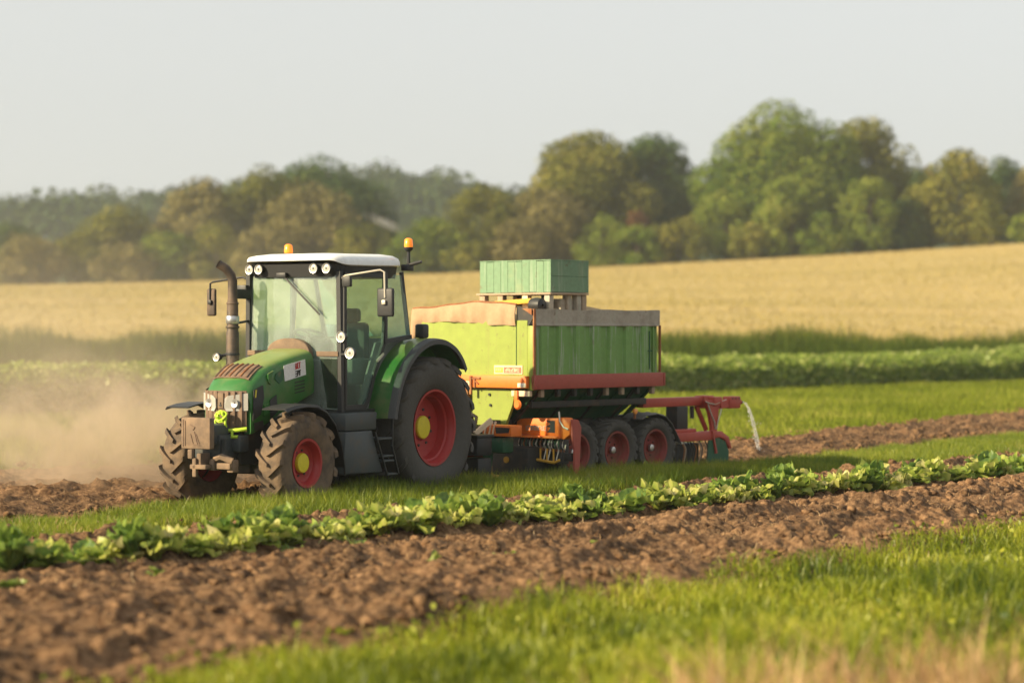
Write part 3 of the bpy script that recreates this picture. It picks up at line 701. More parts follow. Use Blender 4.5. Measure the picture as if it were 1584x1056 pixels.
# dusty weight block
w = MB(); w.box(1.05, 1.15, -.20, .27, .86, 1.26, .018); wt = w.build('front_weight', M['dusty'], TR)
e = MB()
e.box(1.148, 1.156, -.165, -.152, .89, 1.23)
e.box(1.148, 1.157, -.13, -.122, .90, 1.22)
for k, (a, b2) in enumerate([((-.10, 1.17), (-.02, 1.14)), ((-.02, 1.14), (-.05, 1.10)), ((-.09, 1.05), (-.05, .93)), ((-.03, 1.08), (.02, .92)), ((.0, 1.05), (.05, .93)), ((-.06, .92), (.06, .91))]):
    e.bar((1.153, a[0] + .05, a[1]), (1.153, b2[0] + .05, b2[1]), .012, .010)
e.build('embossed_mark', M['grille'], wt, 0)
cl = MB()
for b6 in ((.84, 1.06, -.02, .05, .62, .80), (.98, 1.10, -.10, .16, .60, .66), (1.04, 1.10, -.06, .0, .50, .74), (.80, .98, .12, .20, .58, .72), (.86, .96, .22, .44, .60, .68), (1.18, 1.24, -.02, .05, .74, .86), (.80, .92, .36, .46, .56, .72)): cl.box(*b6, .012)
cl.tube([(.92, .18, .72), (.96, .30, .76), (.90, .44, .70)], .045, 8)
cl.build('tow_clevis', M['dusty'], TR)

# hood
HX = [-.86, -.6, -.3, 0, .2, .34, .44, .51, .555]
HT = [2.125, 2.085, 2.02, 1.95, 1.88, 1.80, 1.73, 1.66, 1.58]
HWd = [.435, .43, .42, .41, .40, .39, .385, .38, .375]
HB = [1.53, 1.44, 1.33, 1.22, 1.14, 1.09, 1.05, 1.03, 1.03]
def hood_p(x, a):
    zt = np.interp(x, HX, HT); hw = np.interp(x, HX, HWd); n = 4.2
    zs = zt - .34
    cx, sx = math.cos(a), math.sin(a)
    y = hw * math.copysign(abs(cx) ** (2 / n), cx); z = zs + .34 * abs(sx) ** (2 / n)
    bow = .13 * max(0, (x + .1) / .65) ** 1.5
    return (x - bow * (y / .4) ** 2, y, z)
def hood_top(x, y):
    hw = np.interp(x, HX, HWd); zt = np.interp(x, HX, HT); n = 4.2
    q = min(1, abs(y / hw)) ** n
    return zt - .34 + .34 * (1 - q) ** (1 / n)
def hood_y(x): return float(np.interp(x, HX, HWd))
hd = MB(); xs = np.concatenate([np.linspace(-.86, .2, 12), np.linspace(.26, .555, 9)]); NA = 26; rows = []
for x in xs:
    p0 = hood_p(x, 0); zb = float(np.interp(x, HX, HB)); ring = [(p0[0], p0[1] - .012, zb), (p0[0], p0[1], zb + .03)]
    ring += [hood_p(x, math.pi * k / NA) for k in range(NA + 1)]
    pe = hood_p(x, math.pi); ring += [(pe[0], pe[1], zb + .03), (pe[0], pe[1] + .012, zb)]
    rows.append(ring)
nr = len(rows[0]); vs = [p for r in rows for p in r]
fs = [(i * nr + j, i * nr + j + 1, (i + 1) * nr + j + 1, (i + 1) * nr + j) for i in range(len(rows) - 1) for j in range(nr - 1)]
hd.add(vs, fs)
# nose: close the last ring with a bowed front made of strips
last = rows[-1]; half = nr // 2; off = (len(rows) - 1) * nr
for j in range(half): 
    a_, b_ = j, nr - 1 - j
    if a_ + 1 < b_ - 0 and a_ + 1 <= b_ - 1: hd.f.append((off + a_, off + a_ + 1, off + b_ - 1, off + b_))
hood = hd.build('hood', M['green'], TR, 50)
def fx(y, z, d=0.): return .555 - .13 * ((.655) / .65) ** 1.5 * (y / .4) ** 2 + d - .02 * max(0, z - 1.5)
# front grille
gr = MB(); gr.shell(lambda u, v: (fx(-.335 + .67 * u, 0, .006), -.335 + .67 * u, 1.06 + .53 * v), 12, 3, (.012, 0, 0)); grille = gr.build('front_grille', M['grille'], TR, 30)
for yy in (-.27, -.18, -.09, .09, .18, .27):
    MB().box(fx(yy, 1.3, .016), fx(yy, 1.3, .034), yy - .030, yy + .030, 1.07, 1.58, .006).build('grille_rib', M['grille'], grille, 30)
em = MB().box(fx(0, 0, .016), fx(0, 0, .040), -.045, .045, 1.36, 1.56, .006); emo = em.build('badge_plate', M['dusty'], grille)
MB().bar((fx(0, 0, .043), -.022, 1.40), (fx(0, 0, .043), .022, 1.40), .010, .012).bar((fx(0, 0, .043), .004, 1.385), (fx(0, 0, .043), .004, 1.44), .010, .012).build('badge_mark', M['black_ink'], emo, 0)
for s in (-1, 1):
    pts = [(.075, 1.49), (.12, 1.525), (.355, 1.56), (.355, 1.335), (.10, 1.325), (.07, 1.37)]
    hl = MB(); n_ = len(pts); f_ = [(fx(s * p[0], 0, .020), s * p[0], p[1]) for p in pts]; b_ = [(fx(s * p[0], 0, .052 - .02 * (p[0] > .2)), s * (p[0] if p[0] < .3 else p[0] + .008), p[1]) for p in pts]
    hl.add(f_ + b_, [tuple(range(n_)), tuple(range(n_, 2 * n_))] + [(k, (k + 1) % n_, n_ + (k + 1) % n_, n_ + k) for k in range(n_)])
    h_ = hl.build('headlight', M['headlens'], TR, 30)
    MB().lathe([(.050, 0), (.055, .008), (.040, .006), (.012, .0)], (fx(s * .21, 0, .047), s * .21, 1.43), 'x', 18).build('reflector', M['steel'], h_)
# lime lower bumper with pins
bmp = MB(); bmp.tube([(.62, -.05, 1.09), (.63, .1, 1.075), (.60, .28, 1.085), (.52, .37, 1.10)], .026, 8); bmp.tube([(.63, .02, 1.005), (.64, .15, .995), (.61, .30, 1.0)], .022, 8)
for yy in (.03, .13, .22): bmp.tube([(.63, yy, 1.08), (.635, yy, 1.0)], .018, 6)
bmp.build('front_bumper', M['coil'], TR)
# louvred upper grille
lv = MB(); lv.shell(lambda u, v: (.10 + .315 * u - .10 * max(0, (.2 + .315 * u) / .65) ** 1.5 * ((-.29 + .58 * v) / .4) ** 2, -.29 + .58 * v, hood_top(.10 + .315 * u, -.29 + .58 * v) + .004), 8, 12, (.004, 0, .010))
lou = lv.build('louvre_panel', M['grille'], TR, 40)
for k in range(7):
    yy = -.25 + k * .0833
    st = [(.115 + .29 * q / 6 - .10 * max(0, (.215 + .29 * q / 6) / .65) ** 1.5 * (yy / .4) ** 2, yy, hood_top(.115 + .29 * q / 6, yy) + .022) for q in range(7)]
    MB().tube(st, .013, 6).build('louvre', M['rust'] if k % 2 else M['grille'], lou, 40)
# side details on both flanks
for s in (1, -1):
    def SP(name, poly, mat, t=.006, lift=.003):
        ym = max(hood_y(p[0]) - .13 * max(0, (p[0] + .1) / .65) ** 1.5 * 0 for p in poly)
        vs = []
        for d_ in (lift, lift + t):
            for p in poly: vs.append((p[0], s * (hood_y(p[0]) + d_), p[1]))
        n_ = len(poly)
        return MB().add(vs, [tuple(range(n_)), tuple(range(n_, 2 * n_))] + [(k, (k + 1) % n_, n_ + (k + 1) % n_, n_ + k) for k in range(n_)]).build(name, mat, hood, 30)
    SP('side_vent', [(.40, 1.60), (.22, 1.66), (.20, 1.5), (.26, 1.28), (.42, 1.20)], M['black'])
    SP('side_vent', [(.08, 1.46), (-.05, 1.53), (-.08, 1.31), (.07, 1.21)], M['black'])
    SP('intake_panel', [(-.04, 1.80), (-.19, 1.86), (-.19, 1.72), (-.11, 1.67), (-.02, 1.73)], M['dgreen'])
    SP('yellow_mark', [(.385, 1.50), (.36, 1.50), (.345, 1.60), (.37, 1.60)], M['yellow'], .004, .010)
    SP('lower_vent', [(.40, 1.17), (.22, 1.20), (.20, 1.10), (.38, 1.07)], M['black'])
    SP('flank_crease', [(.13, 1.80), (.02, 1.845), (.07, 1.66), (.12, 1.70)], M['green'], .012)
    SP('fuel_flap', [(.20, 1.40), (.11, 1.42), (.11, 1.28), (.20, 1.26)], M['green'], .010)
    dc = SP('white_decal', [(-.20, 1.905), (-.66, 1.985), (-.68, 1.78), (-.23, 1.70)], M['white'], .003)
    for k in range(4):
        z0 = 1.715 - k * .045; SP('side_slit', [(-.44, z0 - .03), (-.65, z0), (-.65, z0 - .018), (-.44, z0 - .046)], M['black_ink'], .003)
    uz = (0, 0, 1); ux = (-.98, 0, .17); og = Vector((-.44, s * (.4255 + .010), 1.855))
    if s > 0:
        text_strokes(MB(), og, ux, uz, 4, .125, .075, 5, .010, (0, 1, 0)).build('red_lettering', M['red_ink'], dc, 0)
        text_strokes(MB(), og - Vector((0.01, 0, .095)), ux, uz, 3, .125, .065, 8, .014, (0, 1, 0)).build('black_lettering', M['black_ink'], dc, 0)
# dome over the dash
dm = MB(); dm.prism([(-.36 * math.cos(k * math.pi / 16), 2.02 + .245 * math.sin(k * math.pi / 16) ** .7) for k in range(17)], -.955, -.86, 'x', .012)
dm.build('cowl_dome', M['dusty'], TR, 40)

# cab
XA, XB = -1.03, -2.08
cabf = MB(); cabf.box(-2.62, -1.0, -.74, .74, 1.14, 1.30, .02); cabf.build('cab_floor', M['black'], TR)
bk = MB(); bk.box(-2.72, -2.66, -.60, .60, 1.25, 2.26, .01); bk.build('cab_bulkhead', M['cabgrey'], TR)
for s in (1, -1):
    MB().bar((-1.01, s * .775, 1.28), (-1.0, s * .755, 3.16), .065, .07).build('front_pillar', M['black'], TR)
    MB().bar((-2.02, s * .795, 2.18), (-2.075, s * .765, 3.18), .05, .055).build('middle_pillar', M['black'], TR)
    MB().bar((-2.72, s * .72, 2.25), (-2.50, s * .745, 3.18), .04, .05).build('rear_pillar', M['black'], TR)
    d = [(-1.065, 1.30), (-1.55, 1.30), (-1.66, 1.43), (-1.80, 1.78), (-2.02, 2.16), (-2.045, 2.4), (-2.05, 3.15), (-1.06, 3.15)]
    di = [(-1.11, 1.37), (-1.51, 1.37), (-1.60, 1.46), (-1.745, 1.80), (-1.965, 2.18), (-1.99, 2.4), (-2.0, 3.09), (-1.10, 3.09)]
    fr = MB(); n_ = len(d); a0, a1 = s * .765, s * .805
    for q in range(n_):
        r_ = (q + 1) % n_
        fr.add([(d[q][0], a0, d[q][1]), (d[r_][0], a0, d[r_][1]), (di[r_][0], a0, di[r_][1]), (di[q][0], a0, di[q][1]),
                (d[q][0], a1, d[q][1]), (d[r_][0], a1, d[r_][1]), (di[r_][0], a1, di[r_][1]), (di[q][0], a1, di[q][1])],
               [(0, 1, 2, 3), (4, 5, 6, 7), (0, 1, 5, 4), (3, 2, 6, 7)])
    dr = fr.build('door', M['black'], TR, 30)
    MB().prism(di, s * .782, s * .787, 'y').build('door_glass', M['door_glass'], dr, 0)
    MB().bar((-1.95, s * .815, 2.05), (-1.80, s * .815, 1.95), .03, .03).build('door_handle', M['ltsteel'], dr)
    MB().prism([(-2.10, 3.14), (-2.515, 3.14), (-2.70, 2.30), (-2.56, 2.27), (-2.28, 2.27), (-2.055, 2.20)], s * .752, s * .757, 'y').build('quarter_glass', M['side_glass'], TR, 0)
    MB().bar((-2.03, s * .78, 2.22), (-2.72, s * .74, 2.28), .07, .06).build('cab_sill', M['black'], TR)
    MB().prism([(-1.62, 1.30), (-1.80, 1.72), (-2.04, 2.20), (-2.72, 2.26), (-2.72, 1.2), (-1.7, 1.2)], s * .60, s * .63, 'y').build('cab_side', M['cabgrey'], TR, 0)
ws = MB(); ws.shell(lambda u, v: (-.985 - .03 * v + .05 * (1 - (2 * u - 1) ** 2), -.745 + 1.49 * u, 1.31 + 1.80 * v), 10, 4, (-.006, 0, 0)); ws.build('windscreen', M['ws'], TR, 60)
MB().shell(lambda u, v: (-2.73 + .215 * v, -.70 + 1.40 * u, 2.28 + .86 * v), 4, 2, (-.006, 0, 0)).build('rear_window', M['side_glass'], TR, 60)
sl_ = MB(); sl_.box(-1.0, -.955, -.76, -.40, 2.03, 2.10, .01); sl_.box(-1.0, -.955, .40, .76, 2.02, 2.09, .01); sl_.build('screen_sill', M['dusty'], TR)
# dash, then a low pane whose dark tint paints in the footwell's shade
MB().box(-1.30, -1.12, -.62, .62, 1.30, 1.98, .04).build('dash', M['cabgrey'], TR)
MB().shell(lambda u, v: (-.966, .46 + .28 * u, 1.33 + .66 * v), 2, 2, (-.004, 0, 0)).build('lower_screen', M['lower_glass'], TR, 0)
# interior
st = MB(); st.box(-2.35, -1.80, -.27, .27, 1.62, 1.80, .05); st.box(-2.44, -2.28, -.27, .27, 1.75, 2.48, .06); st.box(-2.42, -2.30, -.14, .14, 2.48, 2.68, .05); st.build('seat', M['seat'], TR)
st = MB(); st.box(-2.2, -1.9, -.2, .2, 1.28, 1.62, .03); st.build('seat_base', M['black'], TR)
MB().box(-2.3, -1.75, .30, .44, 1.62, 1.98, .04).build('console', M['cabgrey'], TR)
MB().tube([(-1.18, 0, 1.75), (-1.36, 0, 2.28)], .045, 8).build('steering_column', M['black'], TR)
swh = MB(); cc = Vector((-1.38, 0, 2.31)); ax = Vector((-.33, 0, .944)).normalized(); e1 = Vector((0, 1, 0)); e2 = ax.cross(e1)
swh.tube([cc + (e1 * math.cos(q * math.pi / 12) + e2 * math.sin(q * math.pi / 12)) * .22 for q in range(25)], .017, 8)
for q in range(3):
    a = q * 2.094 + .5; swh.bar(cc, cc + (e1 * math.cos(a) + e2 * math.sin(a)) * .21, .03, .014)
swh.build('steering_wheel', M['black'], TR)
# roof
def srect(cx, hx, hy, z, n=40, e=6.):
    out = []
    for k in range(n):
        a = 2 * math.pi * k / n; c_, s_ = math.cos(a), math.sin(a)
        out.append((cx + hx * math.copysign(abs(c_) ** (2 / e), c_), hy * math.copysign(abs(s_) ** (2 / e), s_), z))
    return out
rf = MB(); rings = [srect(-1.70, .86, .80, 3.235), srect(-1.70, .88, .82, 3.25), srect(-1.70, .88, .82, 3.30), srect(-1.70, .86, .80, 3.345), srect(-1.71, .80, .73, 3.385), srect(-1.72, .66, .58, 3.41), srect(-1.73, .35, .3, 3.42)]
for k, r in enumerate(rings):    # the nose of the roof dips a little
    rings[k] = [(x, y, z + .02 * min(1, max(0, (-1.5 - x))) + ((.075 - .018 * k) * min(1, max(0, (x + 1.15) / .22)) * min(1, max(0, (.83 - abs(y)) / .12)) if k < 5 else 0)) for x, y, z in r]
n_ = 40; rf.add([p for r in rings for p in r], [(i * n_ + k, i * n_ + (k + 1) % n_, (i + 1) * n_ + (k + 1) % n_, (i + 1) * n_ + k) for i in range(len(rings) - 1) for k in range(n_)] + [tuple(range(n_)), tuple((len(rings) - 1) * n_ + k for k in range(n_))])
rf.build('cab_roof', M['roof'], TR, 50)
vz = MB(); r1 = srect(-1.73, .80, .765, 3.09); r2 = srect(-1.72, .825, .79, 3.262)
vz.add(r1 + r2, [(k, (k + 1) % n_, n_ + (k + 1) % n_, n_ + k) for k in range(n_)] + [tuple(range(n_)), tuple(range(n_, 2 * n_))])
vz.build('roof_lining', M['black'], TR, 50)
def lamp(x, y, z, r, name='work_light', ax='x', d=1, parent=None, depth=.07):
    b_ = MB().lathe([(.001, -depth * d), (r * .75, -depth * d), (r * 1.06, -.01 * d), (r * 1.06, .012 * d), (r * .95, .012 * d)], (x, y, z), ax, 22)
    o = b_.build(name, M['black'], parent or TR, 40)
    MB().lathe([(r * 1.05, .013 * d), (r * 1.0, .022 * d), (r * .84, .020 * d), (r * .84, .006 * d)], (x, y, z), ax, 22).build('lamp_ring', M['steel'], o, 40)
    MB().lathe([(r * .86, .008 * d), (r * .7, .013 * d), (r * .4, .017 * d), (.001, .018 * d)], (x, y, z), ax, 22).build('lens', M['lens'], o, 60)
    MB().lathe([(r * .26, .0165 * d), (r * .22, .024 * d), (.001, .026 * d)], (x, y, z), ax, 12).build('bulb_cap', M['cabgrey'], o, 60)
    return o
for yy in (-.655, -.49, .43, .635): lamp(-.845 - .05 * abs(yy), yy, 3.20, .066)
lamp(-.93, .835, 2.285, .072); lamp(-.90, 1.0, 2.07, .075)
MB().tube([(-.98, .80, 2.05), (-.96, .98, 2.06)], .018, 6).build('lamp_arm', M['black'], TR)
lamp(-.47, -.90, 2.01, .055); MB().tube([(-.62, -.80, 2.05), (-.54, -.90, 2.02)], .02, 6).build('lamp_arm', M['black'], TR)
MB().bar((-.885, -.12, 3.13), (-.90, .50, 2.58), .016, .022).build('wiper', M['black_ink'], TR)
MB().box(-.92, -.86, -.20, -.04, 3.08, 3.15, .012).build('wiper_motor', M['black'], TR)
# beacons
for bx_, by_, z0, zl in ((-2.60, .80, 3.26, 3.50), (-1.82, -.70, 3.39, 3.42)):
    b_ = MB(); b_.tube([(bx_, by_, z0), (bx_, by_, zl)], [.028, .022], 8); b_.lathe([(.03, zl - .03), (.062, zl), (.066, zl + .03), (.001, zl + .03)], (bx_, by_, 0), 'z', 20)
    bo = b_.build('beacon', M['black'], TR)
    MB().lathe([(.060, zl + .03), (.062, zl + .06), (.055, zl + .135), (.035, zl + .155), (.001, zl + .16)], (bx_, by_, 0), 'z', 20).build('amber_lens', M['beacon'], bo, 60)
bb = MB(); bb.box(-2.68, -2.52, .72, .84, 3.20, 3.29, .015); bb.tube([(-2.6, .80, 3.28), (-2.66, .98, 3.33)], [.03, .022], 8); bb.build('beacon_bracket', M['black'], TR)
# exhaust
ex = MB(); ex.tube([(-.62, -.75, 1.75), (-.62, -.75, 2.34), (-.62, -.75, 2.36), (-.62, -.75, 2.72), (-.62, -.75, 2.80), (-.62, -.75, 3.04), (-.60, -.76, 3.12), (-.55, -.80, 3.20), (-.46, -.87, 3.27)], [.088, .088, .080, .078, .066, .064, .062, .060, .058], 18, cap=False)
exo = ex.build('exhaust_stack', M['exhaust'], TR, 40)
MB().lathe([(.0885, 2.46), (.092, 2.465), (.092, 2.56), (.0885, 2.565)], (-.62, -.75, 0), 'z', 18).build('heat_shield', M['steel'], exo)
MB().lathe([(.093, 2.40), (.096, 2.405), (.096, 2.425), (.093, 2.43)], (-.62, -.75, 0), 'z', 18).build('clamp_ring', M['exhaust'], exo)
MB().lathe([(.080, 2.72), (.084, 2.725), (.084, 2.745), (.080, 2.75)], (-.62, -.75, 0), 'z', 18).build('clamp_ring', M['exhaust'], exo)
MB().lathe([(.090, 2.03), (.097, 2.035), (.097, 2.06), (.090, 2.065)], (-.62, -.75, 0), 'z', 18).build('clamp_ring', M['black'], exo)
xb = MB(); xb.box(-1.0, -.66, -.80, -.72, 2.80, 2.93, .01); xb.box(-.98, -.90, -.92, -.74, 2.84, 2.99, .01); xb.build('exhaust_bracket', M['black'], TR); MB().bar((-.98, -.76, 2.50), (-.66, -.75, 2.46), .03, .03).build('exhaust_stay', M['black'], TR)
# mirrors
for s in (1, -1):
    y0_ = s * 1.46; p = [(-1.0, s * .78, 3.06), (-.99, s * .86, 3.10), (-1.02, s * 1.40, 3.17 if s > 0 else 3.04), (-1.03, s * 1.46, 3.14 if s > 0 else 3.02), (-1.03, s * 1.47, 2.80)]
    MB().tube(p, .014, 8).build('mirror_arm', M['ltsteel'] if s > 0 else M['black'], TR)
    mr = MB()
    zc, hh, hw_ = (2.74, .19, .13) if s > 0 else (2.76, .19, .075)
    mr.box(-1.09, -1.035, y0_ - hw_, y0_ + hw_, zc - hh, zc + hh, .026, seg=3)
    mo = mr.build('mirror', M['black'] if s > 0 else M['exhaust'], TR)
    MB().box(-1.095, -1.091, y0_ - hw_ + .02, y0_ + hw_ - .02, zc - hh + .03, zc + hh - .03).build('mirror_glass', M['steel'], mo)
    MB().box(-1.035, -1.0, y0_ - .03, y0_ + .03, zc - .03, zc + .03, .008).build('mirror_clamp', M['ltsteel'] if s > 0 else M['black'], mo)
mb_ = MB(); mb_.box(-1.04, -.98, .80, .94, 2.95, 3.10, .015); mb_.bar((-1.0, .83, 2.1), (-1.0, .83, 2.95), .018, .018); mb_.build('mirror_mount', M['black'], TR)

# rear mudguards
AF = [(8, 1.20), (20, 1.20), (35, 1.225), (50, 1.25), (65, 1.265), (80, 1.27), (95, 1.255), (110, 1.215), (122, 1.15), (130, 1.09)]
AF = [(float(a), float(np.interp(a, [p[0] for p in AF], [p[1] for p in AF]))) for a in np.linspace(8, 130, 33)]
def fend(y0_, y1_, dr0, dr1, th=.025):
    m = MB(); ring = []
    for a, r in AF:
        ca, sa = math.cos(R_(a)), math.sin(R_(a)); cx, cz = -3.02, 1.0
        ring.append([(cx + (r + dr0) * ca, y0_, cz + (r + dr0) * sa), (cx + (r + dr1) * ca, y1_, cz + (r + dr1) * sa), (cx + (r + dr1 - th) * ca, y1_, cz + (r + dr1 - th) * sa), (cx + (r + dr0 - th) * ca, y0_, cz + (r + dr0 - th) * sa)])
    n2 = len(ring); m.add([p for r in ring for p in r], [(i * 4 + k, i * 4 + (k + 1) % 4, i * 4 + 4 + (k + 1) % 4, i * 4 + 4 + k) for i in range(n2 - 1) for k in range(4)] + [(0, 1, 2, 3), tuple((n2 - 1) * 4 + k for k in range(4))])
    return m
for s in (1, -1):
    f_ = fend(s * .60, s * .97, -.005, .0); 
    pl_ = [( -3.02 + (r - .02) * math.cos(R_(a)), 1.0 + (r - .02) * math.sin(R_(a))) for a, r in AF] + [(-3.6, 1.6), (-3.2, 1.2), (-2.0, 1.15)]
    f_.prism(pl_, s * .60, s * .625, 'y')
    fo = f_.build('rear_mudguard', M['green'], TR, 40)
    tr_ = fend(s * .97, s * 1.06, .0, -.012, .03); t2 = fend(s * 1.055, s * 1.075, -.012, -.02, .065); tr_.add(t2.v, t2.f)
    tr_.build('mudguard_trim', M['trim'], fo, 40)
    fl_ = MB(); fl_.box(-3.02, -2.86, s * .80 - .075, s * .80 + .075, 2.26, 2.46, .03); fl_.box(-2.97, -2.91, s * .8 - .03, s * .8 + .03, 2.22, 2.28); fl_.build('rear_lamp', M['black'], TR)
# front mudguards
FF = [(.50, 1.365), (.30, 1.40), (.05, 1.42), (-.20, 1.40), (-.42, 1.31), (-.62, 1.13), (-.75, .88), (-.82, .60), (-.84, .45)]
for s in (1, -1):
    m = MB(); y0_, y1_ = s * .60, s * 1.0
    sec = []
    for k, (x, z) in enumerate(FF):
        a_ = FF[max(0, k - 1)]; b_ = FF[min(len(FF) - 1, k + 1)]; dx, dz = b_[0] - a_[0], b_[1] - a_[1]; L_ = math.hypot(dx, dz); nx, nz = -dz / L_ * -.02, dx / L_ * -.02 * -1
        nx, nz = (-dz / L_) * .018, (dx / L_) * .018
        sec.append([(x, y0_, z), (x, y1_ - s * .03, z), (x + nx * 2, y1_, z + nz * 2), (x + nx * 2.6, y1_ - s * .005, z + nz * 2.6), (x + nx, y1_ - s * .035, z + nz), (x + nx, y0_, z + nz)])
    n2 = len(sec); m.add([p for r in sec for p in r], [(i * 6 + k, i * 6 + (k + 1) % 6, i * 6 + 6 + (k + 1) % 6, i * 6 + 6 + k) for i in range(n2 - 1) for k in range(6)] + [tuple(range(6)), tuple((n2 - 1) * 6 + k for k in range(6))])
    m.build('front_mudguard', M['black'], TR, 50)
    MB().bar((-.1, s * .45, 1.0), (-.1, s * .7, 1.41), .05, .05).build('mudguard_stay', M['dark'], TR)
# tanks and steps
for s in (1, -1):
    ya, yb = (.42, .96) if s > 0 else (-.96, -.42)
    MB().prism([(-.86, 1.02), (-1.47, 1.02), (-1.60, .72), (-1.74, .44), (-.80, .46), (-.82, .7)], ya, yb, 'y', .02).build('fuel_tank', M['slate'], TR)
    MB().prism([(-.88, 1.265), (-1.62, 1.265), (-1.60, 1.03), (-.88, 1.03)], ya, yb - s * .02 if s > 0 else yb, 'y', .015).build('battery_box', M['slate'], TR)
    MB().prism([(-1.64, 1.26), (-1.92, 1.25), (-1.97, 1.0), (-2.0, .42), (-1.80, .42), (-1.66, .72), (-1.52, 1.0)], s * .55, s * .62, 'y').build('step_panel', M['slate'], TR)
    sp = MB(); sp.bar((-1.93, s * .98, 1.22), (-1.90, s * .99, .80), .035, .02); sp.bar((-1.90, s * .99, .80), (-2.04, s * 1.0, .41), .035, .02); sp.bar((-1.50, s * .985, 1.0), (-1.78, s * .99, .41), .03, .02)
    sf = sp.build('step_frame', M['black'], TR)
    for xa_, xb_, z_ in ((-1.56, -1.90, .90), (-1.66, -1.93, .66), (-1.69, -1.95, .595), (-1.78, -2.04, .41)):
        MB().box(xb_, xa_, min(s * .68, s * 1.0), max(s * .68, s * 1.0), z_ - .014, z_ + .014, .005).build('step', M['slate'], sf)
# rear linkage
lk = MB(); lk.bar((-3.3, .3, .8), (-4.1, .32, .62), .07, .09); lk.bar((-3.3, -.3, .8), (-4.1, -.32, .62), .07, .09); lk.bar((-3.3, 0, 1.25), (-4.0, 0, 1.05), .06, .06); lk.box(-3.62, -3.3, -.25, .25, .55, .75, .02); lk.build('rear_linkage', M['dark'], TR)

# lime hose coiled on the tractor's nose
hc = empty('coiled_hose', (-3.47, 29.80, 0), yaw(31)); tag(hc, 'bright lime-green hose coiled on the tractor nose between the headlights', 'hose')
pth = []
for q in range(70):
    a = q * .36; r = .040 + .014 * math.sin(q * .5) + .024 * (q / 70)
    pth.append((.70 + .025 * math.sin(q * .9), .09 + r * 1.15 * math.cos(a), 1.265 + r * math.sin(a)))
MB().tube(pth, .015, 8).build('coil', M['coil'], hc)
MB().tube([(.69, .03, 1.25), (.70, .0, 1.20), (.69, .015, 1.12), (.66, .06, 1.07)], .016, 8).build('loose_end', M['coil'], hc)
MB().tube([(.69, .15, 1.24), (.70, .165, 1.17), (.66, .15, 1.10)], .016, 8).build('loose_end', M['coil'], hc)

# ------------------------------------------------------------------ the hopper wagon (local x forward from its front face, y towards the camera)
WX, WY = -.6075, 34.513
WG = empty('hopper_wagon', (WX, WY, 0), yaw(42))
tag(WG, 'high-sided green hopper wagon on three wheels a side, hitched behind the tractor', 'farm trailer')
fp = MB(); fp.box(-.05, -.005, -1.22, 1.12, 1.69, 2.52); fpo = fp.build('front_panel', M['lime'], WG, 0)
MB().box(-.004, .004, .90, .906, 1.72, 2.45).build('panel_seam', M['dgreen'], fpo, 0)
cp = MB(); cp.box(-.06, .0, 1.125, 1.235, 1.48, 2.44, .006); cp.build('corner_post', M['lime'], WG)
MB().box(-.045, .004, 1.237, 1.262, 1.48, 2.69, .004).build('corner_angle', M['rust'], WG)
for s in (1, -1):
    prof = [(-.05, 1.225)]
    xr = -.05
    for k in range(7):
        a = -.14 - k * .40
        prof += [(a, 1.225), (a - .025, 1.262), (a - .20, 1.262), (a - .225, 1.225)]
    prof += [(-2.98, 1.225), (-2.98, 1.195), (-.05, 1.195)]
    sp = MB().prism([(x, s * y) for x, y in prof], 1.70, 2.44, 'z').build('side_panel', M['tgreen'], WG, 0)
    if s > 0:
        lt = MB(); lt.bar((-2.74, 1.27, 2.36), (-2.74, 1.27, 1.76), .016, .012); lt.bar((-2.70, 1.272, 2.05), (-2.80, 1.272, 2.05), .016, .018); lt.build('door_latch', M['dgreen'], sp, 0)
        MB().bar((-2.86, 1.24, 2.43), (-2.86, 1.24, 1.72), .03, .02).build('edge_rib', M['tgreen'], sp, 0)
    rb = MB(); rb.shell(lambda u, v: (-.03 - 2.96 * u, s * (1.215 + .035 * math.sin(u * 9) * .2 + .012 * v), 2.46 + .225 * v + .008 * math.sin(u * 14)), 18, 3, (0, s * .03, 0)); rb.build('rim_board', M['board'], WG, 30)
    MB().box(-2.99, -.05, min(s * 1.20, s * 1.268), max(s * 1.20, s * 1.268), 2.437, 2.468, .006).build('rim_ledge', M['board'], WG)
    MB().box(-3.06, -.0, min(s * 1.20, s * 1.30), max(s * 1.20, s * 1.30), 1.49, 1.705, .008).build('side_beam', M['redbeam'], WG)
MB().box(-3.0, -2.96, -1.19, 1.19, 1.5, 2.44).build('rear_panel', M['tgreen'], WG, 0)
MB().box(-3.02, -2.985, -1.22, 1.26, 2.44, 2.69, .005).build('rim_board', M['board'], WG)
MB().box(-3.10, -3.062, -1.2, 1.31, 1.50, 1.70, .006).build('rear_beam', M['redbeam'], WG)
MB().bar((-3.0, 1.27, 1.71), (-3.0, 1.27, 2.45), .03, .03).build('corner_angle', M['rust'], WG)
